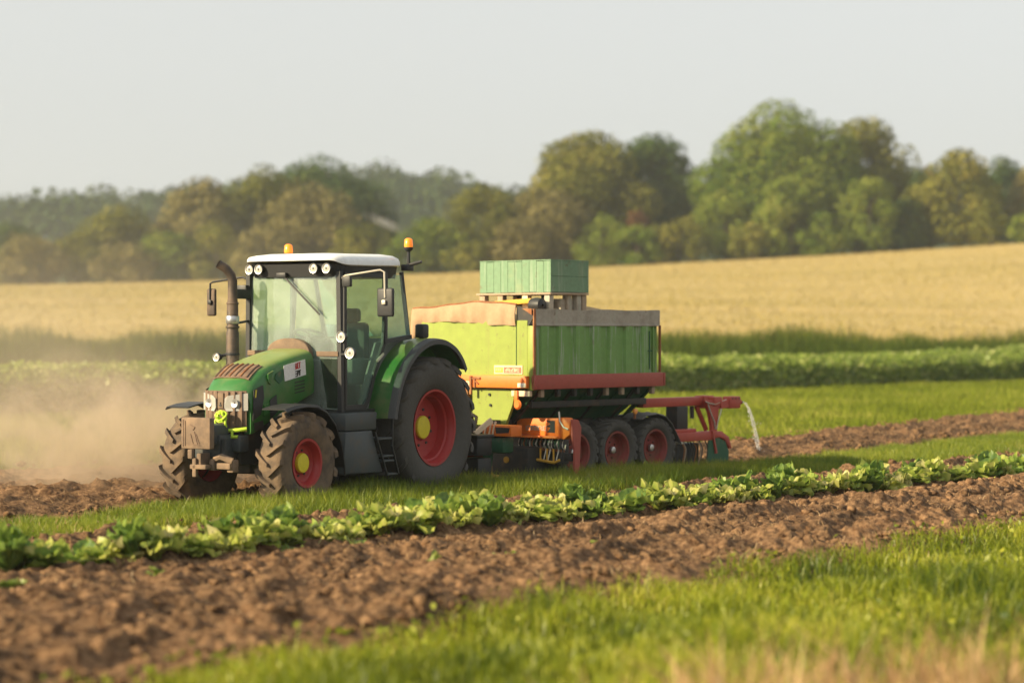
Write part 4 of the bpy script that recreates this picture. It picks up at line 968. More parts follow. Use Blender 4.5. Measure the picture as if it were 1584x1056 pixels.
# front rim: canvas drape, bent plate, dark edge
def tarp(u, v):
    y = -1.27 + 2.17 * u; sag = .075 * math.exp(-((y - .1) / .75) ** 2) + .03 * u
    zt = 2.70 + sag; zb = 2.475 + .03 * math.sin(u * 5) - (.32 * max(0, 1 - u / .10))
    fold = .010 * math.sin(u * 31 + 2 * v) + .012 * math.sin(u * 13 + 1.3 + v * 1.5) + .006 * math.sin(u * 67)
    return (.012 + fold * (.4 + v) + .035 * (1 - abs(2 * v - 1) ** 2) * .5, y, zt + (zb - zt) * v + .006 * math.sin(u * 23))
tp = MB().shell(tarp, 60, 10, (-.016, 0, 0)); tpo = tp.build('canvas_cover', M['tarp'], WG, 70)
MB().tube([(-.01, -1.27 + 2.17 * q / 24, tarp(q / 24, 0)[2] + .012) for q in range(25)], .014, 6).build('cover_edge', M['rust'], tpo)
MB().prism([(.90, 2.73), (1.236, 2.69), (1.236, 2.57), (1.14, 2.44), (.90, 2.49)], -.03, -.012, 'x').build('rim_plate', M['dark'], WG, 0)
MB().add([(.0, 1.02, 2.70), (.03, 1.235, 2.695), (.03, 1.235, 2.60), (-.008, 1.02, 2.70), (.02, 1.235, 2.69), (.02, 1.235, 2.60)], [(0, 1, 2), (3, 4, 5), (0, 1, 4, 3), (1, 2, 5, 4), (2, 0, 3, 5)]).build('torn_plate', M['rust'], WG, 0)
ob = MB(); ob.box(.0, .07, -1.15, 1.165, 1.508, 1.690, .006); obo = ob.build('front_beam', M['orange'], WG)
MB().box(.0695, .074, -.19, .02, 1.52, 1.60, .001).build('cream_patch', M['cream'], obo, 0)
MB().box(.0695, .074, .99, 1.155, 1.52, 1.585, .001).build('cream_patch', M['cream'], obo, 0)
lt = MB(); lt.box(.07, .10, .03, .07, 1.40, 1.68, .004); lt.box(.07, .09, .10, .24, 1.63, 1.665, .004); lt.box(.07, .09, .11, .14, 1.50, 1.63, .004); lt.bar((.08, .06, 1.66), (.08, .2, 1.56), .02, .02); lt.build('beam_latch', M['rust'], obo, 0)
# sign on the front
sg = MB().box(-.004, .006, .46, 1.03, 1.715, 1.845).build('sign', M['cream'], WG, 0)
MB().box(.006, .010, .48, .64, 1.735, 1.815).build('yellow_field', M['signyel'], sg, 0)
rfld = MB().box(.006, .010, .66, 1.01, 1.73, 1.82).build('red_field', M['signred'], sg, 0)
text_strokes(MB(), (.0095, .69, 1.75), (0, 1, 0), (0, 0, 1), 7, .29, .05, 12, .009, (1, 0, 0), .003).build('pale_lettering', M['cream'], rfld, 0)
text_strokes(MB(), (.0095, .50, 1.762), (0, 1, 0), (0, 0, 1), 3, .12, .03, 13, .006, (1, 0, 0), .002).build('pale_lettering', M['cream'], sg, 0)
text_strokes(MB(), (.0735, 1.01, 1.545), (0, 1, 0), (0, 0, 1), 5, .13, .035, 14, .007, (1, 0, 0), .002).build('stencil', M['white'], obo, 0)
text_strokes(MB(), (.0735, -.17, 1.55), (0, 1, 0), (0, 0, 1), 6, .17, .025, 15, .005, (1, 0, 0), .002).build('stencil', M['grille'], obo, 0)
# belly of the hopper and underframe
by_ = MB(); A_ = [(-.09, -1.19, 1.50), (-.09, 1.19, 1.50), (-2.95, 1.19, 1.50), (-2.95, -1.19, 1.50)]; B2 = [(-.35, -.62, 1.0), (-.35, .62, 1.0), (-2.7, .62, 1.0), (-2.7, -.62, 1.0)]
by_.add(A_ + B2, [(0, 1, 2, 3), (4, 5, 6, 7)] + [(k, (k + 1) % 4, 4 + (k + 1) % 4, 4 + k) for k in range(4)]); by_.build('hopper_belly', M['dgreen'], WG, 0)
MB().prism([(-.05, 1.50), (.86, 1.50), (.80, 1.25), (.66, .95), (-.02, .93), (-.12, 1.2)], -.085, -.03, 'x', .006).build('lower_front_panel', M['lime'], WG, 0)
for k in range(2): MB().lathe([(.022, 0), (.022, .02), (.001, .02)], (-.03, .34 + .02 * k, 1.40 - k * .16), 'x', 10).build('bolt', M['black'], WG, 0)
br = MB(); br.box(-.06, .0, .80, 1.17, 1.385, 1.468, .006); br.build('front_bracket', M['cream'], WG)
MB().lathe([(.001, -.03), (.05, -.03), (.075, 0), (.05, .03), (.001, .03)], (.02, .95, 1.26), 'x', 14).box(-.02, .03, .88, .95, 1.28, 1.47, .01).build('swivel_bracket', M['orange'], WG)
MB().box(-.02, .05, -.22, -.05, 1.15, 1.50, .01).build('chain_box', M['rust'], WG)
rl = MB(); rl.box(-3.35, .15, .42, .56, .84, 1.02, .01); rl.build('chassis_rail', M['dark'], WG); MB().box(-3.35, .15, -.56, -.42, .84, 1.02, .01).build('chassis_rail', M['dark'], WG)
for k in range(8):
    x = -.22 - k * .38
    MB().bar((x, 1.20, 1.50), (x - .10, .55, .98), .05, .06).build('side_strut', M['dgreen'] if k % 2 else M['dark'], WG, 0)
    MB().box(x - .035, x + .035, 1.17, 1.24, 1.37, 1.488, .006).build('strut_bracket', M['wood'] if k in (0, 4, 5, 7) else M['dark'], WG)
MB().box(-2.95, -.2, .98, 1.04, 1.20, 1.30, .006).build('side_rail', M['dark'], WG)
M['wrim'] = paint('worn_rim', (.21, .030, .024), rough=.6, dirt=.5, dcol=(.15, .08, .05)); WW = (M['tyre'], M['tyre'], M['wrim'], M['steel'])
for x in (-1.05, -2.01, -2.97):
    for s in (1, -1): wheel(WG, x, s * 1.02, .51, .48, .46, .285, s, 20, .020, WW, .13, .055, 6)
    MB().tube([(x, -.95, .51), (x, .95, .51)], .06, 10).build('axle', M['dark'], WG)
    MB().bar((x, .48, .5), (x, .48, .9), .12, .10).build('spring_hanger', M['dark'], WG)
ff = [(-2.55, .98), (-2.70, 1.04), (-2.95, 1.06), (-3.15, 1.02), (-3.32, .90), (-3.46, .72), (-3.56, .58)]
fl = MB(); fl.shell(lambda u, v: (np.interp(u * 6, range(7), [p[0] for p in ff]) + .015 * math.sin(v * 9), .86 + .42 * v, np.interp(u * 6, range(7), [p[1] for p in ff]) - .05 * max(0, v - .8) * 5 * .4 + .008 * math.sin(v * 14 + u * 4)), 18, 10, (.0, 0, .012)); flo = fl.build('mud_flap', M['flap'], WG, 60)
MB().tube([(-3.57, .86, .575), (-3.57, 1.28, .565)], .022, 8).build('weighted_hem', M['ltsteel'], flo)
MB().lathe([(.045, -.02), (.045, .015), (.001, .025)], (-2.52, 1.16, 1.10), 'y', 14).build('amber_reflector', M['amber'], WG, 50)
MB().bar((-2.52, 1.15, .98), (-2.52, 1.15, 1.09), .03, .03).build('reflector_stem', M['rust'], WG)
# orange tine unit in front of the first wheel
XU = -.36
ou = MB(); ou.prism([(.56, .80), (.60, 1.02), (.74, 1.04), (1.44, 1.06), (1.44, .80), (1.30, .78)], XU - .10, XU, 'x', .01)
un = ou.build('tine_housing', M['orange'], WG, 30)
MB().box(XU - .14, XU + .08, .56, 1.50, .755, .79, .006).build('housing_lip', M['orange'], un)
MB().add([(XU + .003, 1.18, 1.02), (XU + .003, 1.36, 1.02), (XU + .003, 1.36, .84), (XU + .003, 1.20, .84), (XU + .003, 1.27, .91), (XU + .003, 1.20, .93), (XU + .003, 1.27, .97)], [(0, 1, 2, 3, 4, 5, 6)]).build('dark_patch', M['black_ink'], un, 0)
text_strokes(MB(), (XU + .0005, .78, .87), (0, 1, 0), (0, 0, 1), 9, .42, .06, 31, .011, (1, 0, 0), .003).build('pale_lettering', M['board'], un, 0)
MB().prism([(1.38, 1.02), (1.46, 1.07), (1.60, 1.07), (1.68, 1.0), (1.68, .82), (1.56, .74), (1.40, .78)], XU - .12, XU + .04, 'x', .02).build('end_plate', M['orange'], un, 30)
MB().prism([(XU + .02, 1.05), (XU - .12, 1.04), (XU - .19, .92), (XU - .17, .70), (XU - .15, .36), (XU - .11, .20), (XU - .04, .20), (XU - .03, .60), (XU + .02, .80)], 1.685, 1.72, 'y', .006).build('side_arm', M['redbeam'], un, 0)
for k in range(13):
    y = .62 + k * .072
    MB().tube([(XU - .06, y, .76), (XU - .01, y + .01, .70), (XU - .005, y + .015, .62), (XU - .07, y + .01, .58), (XU - .10, y, .66)], .010, 6).build('spring_loop', M['dgreen'] if k % 3 else M['ltsteel'], un)
MB().bar((XU - .05, .60, .60), (XU - .05, 1.50, .57), .03, .04).build('cross_rod', M['rust'], un)
for k in range(4): MB().bar((XU + .045, .98 + k * .13, .60), (XU + .055, .99 + k * .13, .42), .018, .018).build('guard_strut', M['ywood'], un)
MB().box(XU - .12, XU - .02, 1.52, 1.66, .42, .54, .01).build('side_block', M['dark'], un)
MB().tube([(XU + .05, 1.48, 1.16), (XU + .055, 1.50, 1.02), (XU + .06, 1.58, .93), (XU + .05, 1.66, .90)], .014, 6).build('hose', M['ltsteel'], un)
for k in range(11):
    y = .66 + k * .083
    tn = MB(); tn.tube([(XU - .04, y, .77), (XU + .02, y, .66), (XU - .02, y + .01, .58), (XU + .03, y + .015, .47), (XU + .05, y + .015, .40)], [.011, .013, .012, .010, .007], 6)
    tn.build('tine', M['ltsteel'] if k in (4, 6, 7, 9) else M['rust'] if k % 2 else M['dark'], un)
MB().tube([(XU + .05, .92, .44), (XU + .06, 1.40, .395), (XU + .05, 1.50, .44)], .022, 8).build('tine_guard', M['ywood'], un)
MB().box(XU - .4, XU - .12, .2, 1.3, .35, .9, .02).build('drive_case', M['dark'], un)
# drawbar and the gear on it
db = MB(); db.box(.1, 1.75, -.10, .10, .52, .68, .02); db.bar((.1, .5, .93), (1.2, .08, .62), .10, .12); db.bar((.1, -.5, .93), (1.2, -.08, .62), .10, .12); db.build('drawbar', M['dark'], WG)
MB().lathe([(.03, -.05), (.09, -.05), (.10, 0), (.09, .05), (.03, .05)], (1.85, 0, .6), 'z', 16).build('tow_eye', M['dark'], WG)
tb = MB(); tb.box(.18, .42, .60, 1.18, .80, .965, .01); tbo = tb.build('tool_tray', M['orange'], WG)
MB().prism([(.88, .84), (1.13, .855), (1.15, .93), (.86, .935)], .41, .424, 'x').build('tray_opening', M['black_ink'], tbo, 0)
for y in (.66, .75, .82): MB().bar((.43, y, .82), (.40, y + .03, 1.02), .02, .03).build('lever', M['cream'], tbo, 0)
MB().box(.12, .38, .55, .98, .54, .79, .05).build('gear_case', M['dgreen'], WG)
MB().prism([(.55, .56), (.72, .56), (.66, .20), (.58, .18)], .30, .36, 'x').build('stand_leg', M['dgreen'], WG, 0)
bx = MB(); bx.box(.72, 1.05, .72, 1.08, .54, .84, .03); bx.box(.70, 1.07, .70, 1.10, .80, .845, .01); bxo = bx.build('drive_cover', M['black'], WG)
MB().lathe([(.04, 0), (.04, .01), (.001, .015)], (1.052, .86, .70), 'x', 12).build('amber_reflector', M['amber'], bxo)
MB().box(.7, 1.0, .70, 1.05, .12, .50, .03).build('drive_cover', M['black'], WG)
MB().bar((.85, .85, .85), (.6, .95, 1.05), .05, .07).build('lever', M['cream'], WG)
MB().tube([(.75, .75, .9), (.55, .6, 1.08), (.35, .3, 1.12), (.2, .2, 1.0)], .025, 8).build('hose', M['black'], WG)
MB().box(-.55, -.10, .30, 1.05, .18, .62, .04).build('gear_case', M['dark'], WG)
MB().lathe([(.05, -.01), (.05, .015), (.001, .02)], (-.095, .62, .42), 'x', 10).build('amber_reflector', M['ywood'], WG)

# load inside the wagon
def heap(u, v):
    x = -.1 - 2.8 * u; y = -1.18 + 2.36 * v
    return (x, y, 2.52 + .26 * math.sin(math.pi * u) ** .7 * math.sin(math.pi * v) ** .6 + .05 * (fbm(np.array([x * 3.1]), np.array([y * 3.3]), 8, 3)[0] - .5) + .06 * math.exp(-((u - .78) / .15) ** 2) * math.sin(math.pi * v))
hp = MB().grid(heap, 34, 28); hpo = hp.build('grain_heap', M['grain'], None, 60); hpo.location = (WX, WY, 0); hpo.rotation_euler = (0, 0, yaw(42))
tag(hpo, 'heap of pale grain showing above the wagon rim behind the green crate', 'grain', kind='stuff')

# crate on a pallet on top of the load
ct = empty('wooden_crate', (WX, WY, 0), yaw(42)); tag(ct, 'big pale green planked crate standing on the pallet on top of the wagon', 'crate')
X0, X1, Y0, Y1, Z0, Z1 = -.867, -1.74, -.645, .835, 2.955, 3.445
pw = (Y1 - Y0) / 10
k0 = MB()
for k in range(10): k0.box(X0 - .025, X0, Y0 + k * pw + .0015, Y0 + (k + 1) * pw - .0015, Z0 + .004 * math.sin(k * 2.1), Z1 - .006 - .006 * math.sin(k * 1.7), .003, seg=1)
k0.build('front_planks', M['boxgreen'], ct, 0)
MB().box(X1, X0 - .026, Y1 - .025, Y1, Z0 + .003, Z0 + .245, .003, seg=1).box(X1, X0 - .026, Y1 - .025, Y1, Z0 + .248, Z1 - .004, .003, seg=1).build('side_boards', M['boxgreen'], ct, 0)
MB().box(X1, X0 - .026, Y0, Y0 + .025, Z0, Z1 - .004).build('side_boards', M['boxgreen'], ct, 0)
MB().box(X1 - .025, X1 - .001, Y0, Y1, Z0, Z1 - .004).build('back_boards', M['boxgreen'], ct, 0)
MB().box(X1 - .025, X0 - .001, Y0 - .004, Y1 + .004, Z1 - .003, Z1 + .012, .004).build('lid', M['boxgreen'], ct, 0)
MB().box(X1, X0 - .03, Y0 + .03, Y1 - .03, Z0 - .002, Z0 + .02).build('floor', M['wood'], ct, 0)
pa = empty('pallet', (WX, WY, 0), yaw(42)); tag(pa, 'rough timber pallet on blocks under the green crate', 'pallet')
MB().box(X1 - .02, X0 + .02, Y0 - .06, Y1 + .01, 2.92, 2.950, .004).build('deck', M['wood'], pa)
for x_, y_, m_, zb in ((X0 - .06, Y1 - .09, 'board', 2.62), (X0 - .06, Y0 + .42, 'wood', 2.70), (X0 - .06, Y0 + .94, 'cream', 2.72), (X0 - .06, Y0 + .04, 'wood', 2.80), (X1 + .16, Y1 - .09, 'board', 2.6), (X1 + .03, Y1 - .09, 'wood', 2.62), (X1 + .35, Y1 - .12, 'board', 2.62), (X1 + .1, Y0 + .1, 'wood', 2.6), (X1 + .1, Y0 + .7, 'wood', 2.6)):
    MB().box(x_ - .05, x_ + .05, y_ - .055, y_ + .055, zb, 2.919, .006).build('block', M[m_], pa)
MB().box(X1, X0 - .1, Y0 + .12, Y1 - .25, 2.78, 2.83, .005).build('lower_board', M['dark'], pa)
MB().box(X1 + .1, X1 + .5, Y1 - .3, Y1 - .12, 2.60, 2.86, .01).build('block', M['board'], pa)
yb = MB().box(X0 + .02, X0 + .10, -.25, .52, 2.77, 2.845, .008, rot=Matrix.Rotation(R_(3), 3, 'X')).build('timber', M['ywood']); yb.location = (WX, WY, 0); yb.rotation_euler = (0, 0, yaw(42))
tag(yb, 'yellow painted timber lying across the load under the crate front', 'timber')
ms = MB().lathe([(.02, -.12), (.10, -.10), (.115, 0), (.10, .10), (.02, .12)], (X0 + .12, .66, 2.76), 'y', 18).build('rubber_roll', M['black']); ms.location = (WX, WY, 0); ms.rotation_euler = (0, 0, yaw(42))
tag(ms, 'small black roll beside the yellow timber on the load', 'roll')

# ------------------------------------------------------------------ rear harrow on the wagon
HR = empty('red_harrow', (WX, WY, 0), yaw(42)); tag(HR, 'red-framed harrow with tines and a green end shield behind the wagon', 'harrow')
bm_ = MB(); bm_.box(-4.80, -3.15, .66, .82, 1.13, 1.275, .010); bm_.build('top_beam', M['implred'], HR)
hd_ = MB(); hd_.box(-4.98, -4.72, .64, .86, 1.08, 1.29, .012); hd_.box(-5.05, -4.82, .60, .98, 1.12, 1.27, .012); hd_.build('beam_head', M['implred'], HR)
MB().prism([(-4.60, 1.22), (-5.06, 1.22), (-4.98, 1.05), (-4.90, .50), (-4.80, .50), (-4.78, .80), (-4.72, 1.0)], .90, .96, 'y', .008).build('upright', M['implred'], HR, 0)
nz = MB(); nz.bar((-5.0, .93, 1.13), (-5.25, .93, 1.16), .12, .12); nz.box(-5.52, -5.22, .85, 1.01, 1.07, 1.27, .015); nz.tube([(-5.50, .93, 1.17), (-5.60, .93, 1.17)], .05, 10); nzo = nz.build('nozzle_block', M['implred'], HR)
for k in range(3): MB().lathe([(.014, 0), (.014, .006), (.001, .006)], (-5.29 - k * .09, 1.011, 1.235), 'y', 8).build('bolt_hole', M['black_ink'], nzo)
MB().tube([(-5.60, .93, 1.17), (-5.64, .93, 1.16)], .035, 10).build('nozzle', M['dark'], nzo)
MB().tube([(-4.60, .97, 1.20), (-4.68, .99, 1.17), (-4.85, .975, 1.15), (-5.1, .97, 1.20), (-5.2, .95, 1.22)], .010, 6).build('cable', M['ltsteel'], HR)
MB().tube([(-4.66, .965, 1.18), (-4.72, .985, 1.02), (-4.84, .975, .85), (-4.86, .97, .74)], .010, 6).build('cable', M['ltsteel'], HR)
MB().tube([(-5.05, .965, 1.18), (-5.00, .985, 1.03), (-4.93, .975, .86), (-4.90, .97, .74)], .010, 6).build('cable', M['ltsteel'], HR)
MB().bar((-4.62, .76, 1.12), (-4.84, .80, .72), .05, .06).build('brace', M['implred'], HR)
MB().tube([(-4.55, .72, 1.12), (-4.56, .72, .92)], .035, 8).build('ram', M['dark'], HR)
MB().box(-4.27, -3.98, .62, .86, .74, 1.13, .015).build('column', M['dark'], HR)
MB().box(-4.42, -3.82, .58, .92, .70, .76, .01).build('column_foot', M['implred'], HR)
lb = MB(); lb.box(-4.78, -3.60, .80, .98, .56, .705, .012); lb.build('lower_beam', M['implred'], HR)
MB().prism([(-4.74, .70), (-5.02, .70), (-5.22, .60), (-5.30, .40), (-5.24, .40), (-5.12, .55), (-4.96, .60), (-4.74, .58)], .70, .99, 'y', .01).build('end_hood', M['implred'], HR, 30)
MB().prism([(-4.70, .58), (-4.96, .60), (-5.14, .53), (-5.24, .36), (-5.22, .10), (-4.62, .10)], .94, .975, 'y', .01).build('end_shield', M['dgreen'], HR, 0)
MB().bar((-4.76, .975, .72), (-4.86, .985, .34), .05, .03).build('shield_stay', M['implred'], HR, 0)
for k in range(12):
    x = -3.62 - k * .09 + .03 * math.sin(k * 2.7)
    MB().tube([(x, .92, .56), (x - .05, .95, .44), (x - .02, .96, .33), (x + .05, .97, .18), (x + .07, .97, .08)], [.010, .011, .010, .009, .006], 6).build('tine', (M['rust'], M['dark'], M['dark'], M['wood'])[k * 7 % 4], HR)
MB().box(-4.66, -3.5, .3, .80, .12, .52, .04).build('rotor_case', M['dark'], HR)
MB().bar((-3.4, .5, .92), (-3.9, .75, .68), .10, .12).build('hitch_arm', M['dark'], HR)

# ------------------------------------------------------------------ cabbages (one thing each)
CAB = foliage('cabbage_leaf', [(0., (.050, .11, .034)), (.30, (.115, .205, .045)), (.55, (.23, .33, .055)), (.75, (.40, .45, .085)), (.9, (.52, .51, .15)), (1., (.58, .54, .24))], .52, .02)
def cab_leaf(rs, L, W, az, el, droop, ruf, base, val, V, F, A, cup=.25):
    nu, nv = 10, 10; o = len(V); ca, sa = math.cos(az), math.sin(az); ph = rs.uniform(0, 6.28)
    for i in range(nu + 1):
        u = i / nu; e = el - droop * u * u; 
        r = 0; z = 0
        for q in range(i):
            uu = (q + .5) / nu; ee = el - droop * uu * uu; r += math.cos(ee) * L / nu; z += math.sin(ee) * L / nu
        w = W * (.18 + .82 * math.sin(math.pi * min(1, u ** .8 * .93)) ** .8) * (.62 if i == nu else 1) * (1 + .07 * math.sin(u * 19 + ph))
        for j in range(nv + 1):
            v = 2 * j / nv - 1; rf_ = ruf * L * (math.sin(v * 5.5 + u * 8 + ph) * abs(v) + .35 * math.sin(v * 13 + u * 21 + ph * 2) * v * v) * (.25 + u)
            yy = v * w; rr = r - math.sin(e) * (cup * W * v * v + rf_); zz = z + math.cos(e) * (cup * W * v * v + rf_)
            V.append((base[0] + rr * ca - yy * sa, base[1] + rr * sa + yy * ca, base[2] + zz))
            rib = .30 * max(0, 1 - abs(v) * 5) * (1 - u * .6); vein = .08 * math.sin(v * 9 + abs(v) * u * 12)
            A.append(min(1, max(0, val + rib + vein + .10 * abs(v) * u + rs.uniform(-.05, .05))))
    for i in range(nu):
        for j in range(nv):
            a = o + i * (nv + 1) + j; F.append((a, a + nv + 1, a + nv + 2, a + 1))
def cab_proto(look):
    rs = random.Random(look * 13 + 5)
    P = [dict(n=13, L=.25, W=.105, el=1.25, dr=.55, ru=.10, val=.16, head=.0, yel=.15),
         dict(n=14, L=.21, W=.080, el=.95, dr=1.0, ru=.16, val=.52, head=.0, yel=.55),
         dict(n=10, L=.22, W=.115, el=.75, dr=.9, ru=.08, val=.46, head=.095, yel=.25),
         dict(n=15, L=.26, W=.090, el=1.05, dr=1.35, ru=.13, val=.42, head=.0, yel=.15),
         dict(n=15, L=.24, W=.080, el=.60, dr=1.1, ru=.17, val=.60, head=.05, yel=.6),
         dict(n=11, L=.24, W=.125, el=.90, dr=.8, ru=.12, val=.24, head=.075, yel=.1)][look]
    V, F, A = [], [], []
    for k in range(P['n']):
        az = k * 2.4 + rs.uniform(-.3, .3); inner = k / P['n']
        val = P['val'] + .17 + rs.uniform(-.12, .14)
        if rs.random() < P['yel'] * (1 - inner): val = rs.uniform(.68, .88)
        cab_leaf(rs, P['L'] * rs.uniform(.75, 1.12), P['W'] * rs.uniform(.8, 1.15), az, P['el'] * (.55 + .65 * inner) + rs.uniform(-.15, .15), P['dr'] * rs.uniform(.7, 1.3), P['ru'],
                 (rs.uniform(-.02, .02), rs.uniform(-.02, .02), .03 + .05 * inner), val, V, F, A)
    H = None
    if P['head']:
        hv, hf, ha = [], [], []; r = P['head']
        for k in range(7):
            az = k * 2.4; 
            cab_leaf(rs, r * 2.5, r * 1.05, az, 1.75 - .9 * (k < 4), 2.1, .05, (-.55 * r * math.cos(az) * 0, -.55 * r * math.sin(az) * 0, .05), .62 + rs.uniform(-.08, .1), hv, hf, ha, cup=-.35)
        H = (hv, hf, ha)
    return (V, F, A), H
def attr_mesh(name, V, F, A, mat):
    o = np_mesh(name, np.array(V), [np.array(F)], mat, np.array(A), smooth=True); return o
PROT = []
for q in range(6):
    l_, h_ = cab_proto(q); root = empty('cabbage'); lo_ = attr_mesh('leaf_rosette', *l_, CAB); lo_.parent = root
    if h_: ho_ = attr_mesh('head', *h_, CAB); ho_.parent = root
    PROT.append(root)
LOOK = ['tall dark-green cabbage with upright leaves', 'ragged yellowing small-leaved cabbage', 'pale green cabbage with a round open head', 'bright green cabbage with long floppy leaves',
        'low sprawling cabbage with wilted yellow edges', 'blue-green cabbage with very broad crinkled leaves']
SEG = [(110, 'at the left edge of the photo'), (245, 'below the dust cloud'), (330, "below the tractor's dusty weight block"), (410, 'between the two front tractor wheels'), (520, 'before the near front tractor wheel'),
       (592, 'in front of the cab steps'), (662, 'before the front half of the big rear wheel'), (732, 'before the back half of the big rear wheel'), (805, 'in front of the wagon drawbar'), (890, 'in front of the orange tine unit'), (960, 'in front of the first wagon wheels'), (1030, 'in front of the last wagon wheel'),
       (1130, 'in front of the red harrow'), (1200, 'where the water jet comes down'), (1290, 'right of the water jet'), (1380, 'well right of the water jet'), (1470, 'near the right edge of the photo'), (1535, 'very near the right edge of the photo'), (1700, 'touching the right edge of the photo')]
used = {}; first = [True] * 6; rsc = random.Random(3)
n_c = 112; xa, xb = -5.7, 10.2
for k in range(n_c):
    u = k / (n_c - 1); x = xa + (xb - xa) * u ** 1.0 + rsc.uniform(-.05, .05); y = float(ln(CBL, x)) + (.26 if k % 2 else -.24) + rsc.uniform(-.14, .14)
    px = 792 + 3500 * x / y
    if px < -25 or px > 1610: continue
    seg = next(t for lim, t in SEG if px < lim); cnt = used.setdefault(seg, [])
    order = [0, 3, 2, 5, 1, 4]; rsc.shuffle(order); free = [q for q in order if q not in cnt]
    if not free: continue
    q = free[0]; cnt.append(q)
    if first[q]: r = PROT[q]; first[q] = False
    else:
        r = PROT[q].copy(); COL.objects.link(r)
        for ch in PROT[q].children:
            c_ = ch.copy(); COL.objects.link(c_); c_.parent = r
    r.location = (x, y, float(soil_h(np.array([x]), np.array([y]))[0]) * .8 - .02); r.rotation_euler = (rsc.uniform(-.15, .15), rsc.uniform(-.15, .15), rsc.uniform(0, 6.28))
    sc_ = rsc.uniform(.85, 1.32); r.scale = (sc_, sc_, sc_ * rsc.uniform(.9, 1.35))
    tag(r, LOOK[q] + ' ' + seg, 'cabbage', 'cabbages in the row')
# small weeds in the dug soil
WEED = foliage('weed_leaf', [(0., (.08, .14, .02)), (.5, (.17, .24, .035)), (1., (.33, .36, .09))], .4, .04)
for k, (px, py, lab) in enumerate([(12, 945, 'small weed at the left edge of the photo in the dug soil'), (242, 918, 'small weed in the soil below the far front tractor wheel'), (452, 876, 'broad low weed in the soil below the near front tractor wheel'), (548, 866, 'tufty weed in the soil below the cab steps'),
                                   (668, 900, 'thin pale weed in the soil below the big rear wheel'), (782, 880, 'round weed in the soil below the wagon drawbar'), (932, 866, 'bright little weed in the soil below the wagon wheels'), (1022, 854, 'flat weed in the soil below the mud flap'), (1188, 802, 'small weed in the soil below the water jet'), (1396, 772, 'pale weed near the right end of the cabbage row'), (395, 838, 'weed tuft close to the cabbages below the dusty wheel')]):
    d = 8260 / (py - 512); x = px2x(px, d); V, F, A = [], [], []; rs = random.Random(k)
    for q in range(9): cab_leaf(rs, rs.uniform(.08, .19), rs.uniform(.026, .055), q * 2.4, rs.uniform(.4, 1.1), rs.uniform(.5, 1.2), .1, (rs.uniform(-.04, .04), rs.uniform(-.04, .04), 0), rs.uniform(.2, .8), V, F, A)
    o = attr_mesh('weed', V, F, A, WEED); o.location = (x, d, float(soil_h(np.array([x]), np.array([d]))[0]) * .95); tag(o, lab, 'weed', 'weeds in the dug soil')

# ------------------------------------------------------------------ water jet, dust, smoke, haze
wm = NT('falling_water')
tr_ = wm.n('ShaderNodeBsdfTransparent'); df = wm.n('ShaderNodeBsdfDiffuse'); df.inputs[0].default_value = (.85, .87, .88, 1); tl = wm.n('ShaderNodeBsdfTranslucent'); tl.inputs[0].default_value = (.85, .87, .88, 1)
a1 = wm.n('ShaderNodeMixShader', i_0=.5); wm.l(df.outputs[0], a1.inputs[1]); wm.l(tl.outputs[0], a1.inputs[2])
mpn = wm.n('ShaderNodeMapping'); mpn.inputs['Scale'].default_value = (40, 40, 5); tcn = wm.n('ShaderNodeTexCoord'); wm.l(tcn.outputs['Object'], mpn.inputs[0]); non = wm.n('ShaderNodeTexNoise', i_Scale=1., i_Detail=4.); wm.l(mpn.outputs[0], non.inputs['Vector'])
a2 = wm.n('ShaderNodeMixShader'); wm.l(wm.ramp(non.outputs['Fac'], [(.40, .05), (.64, .55)]), a2.inputs[0]); wm.l(tr_.outputs[0], a2.inputs[1]); wm.l(a1.outputs[0], a2.inputs[2])
gl = wm.n('ShaderNodeBsdfGlossy', i_Roughness=.15); a3 = wm.n('ShaderNodeMixShader', i_0=.08); wm.l(a2.outputs[0], a3.inputs[1]); wm.l(gl.outputs[0], a3.inputs[2]); wm.surf(a3.outputs[0])
JX = .60; mw = HR.matrix_basis @ Vector((-5.65, .93, 1.16)); jet = []; rad = []
for k in range(15):
    t = k / 14; jet.append((mw.x + JX * t, mw.y + 2.7 * t, mw.z + .06 * t - 1.12 * t * t)); rad.append((.014 + .024 * t) * (1 + .15 * math.sin(k * 2.3)))
wj = MB().tube(jet, rad, 14)
rsw = random.Random(4)
jo = wj.build('water_jet', wm.m, None, 80); tag(jo, 'white arc of water falling from the harrow end onto the soil', 'water jet')
ew = MB()
for k in range(46):
    t = rsw.uniform(.45, 1.0); c_ = Vector((mw.x + JX * t, mw.y + 2.7 * t, mw.z + .06 * t - 1.12 * t * t)) + Vector((rsw.gauss(0, .04), rsw.gauss(0, .04), rsw.gauss(0, .03))); r = rsw.uniform(.005, .012)
    ew.add([c_ + Vector(q) * r for q in ((1, 0, 0), (-1, 0, 0), (0, 1, 0), (0, -1, 0), (0, 0, 1.8), (0, 0, -1.8))], [(0, 2, 4), (2, 1, 4), (1, 3, 4), (3, 0, 4), (2, 0, 5), (1, 2, 5), (3, 1, 5), (0, 3, 5)])
sp_ = ew.build('spray', wm.m, jo, 80); sp_['kind'] = 'stuff'

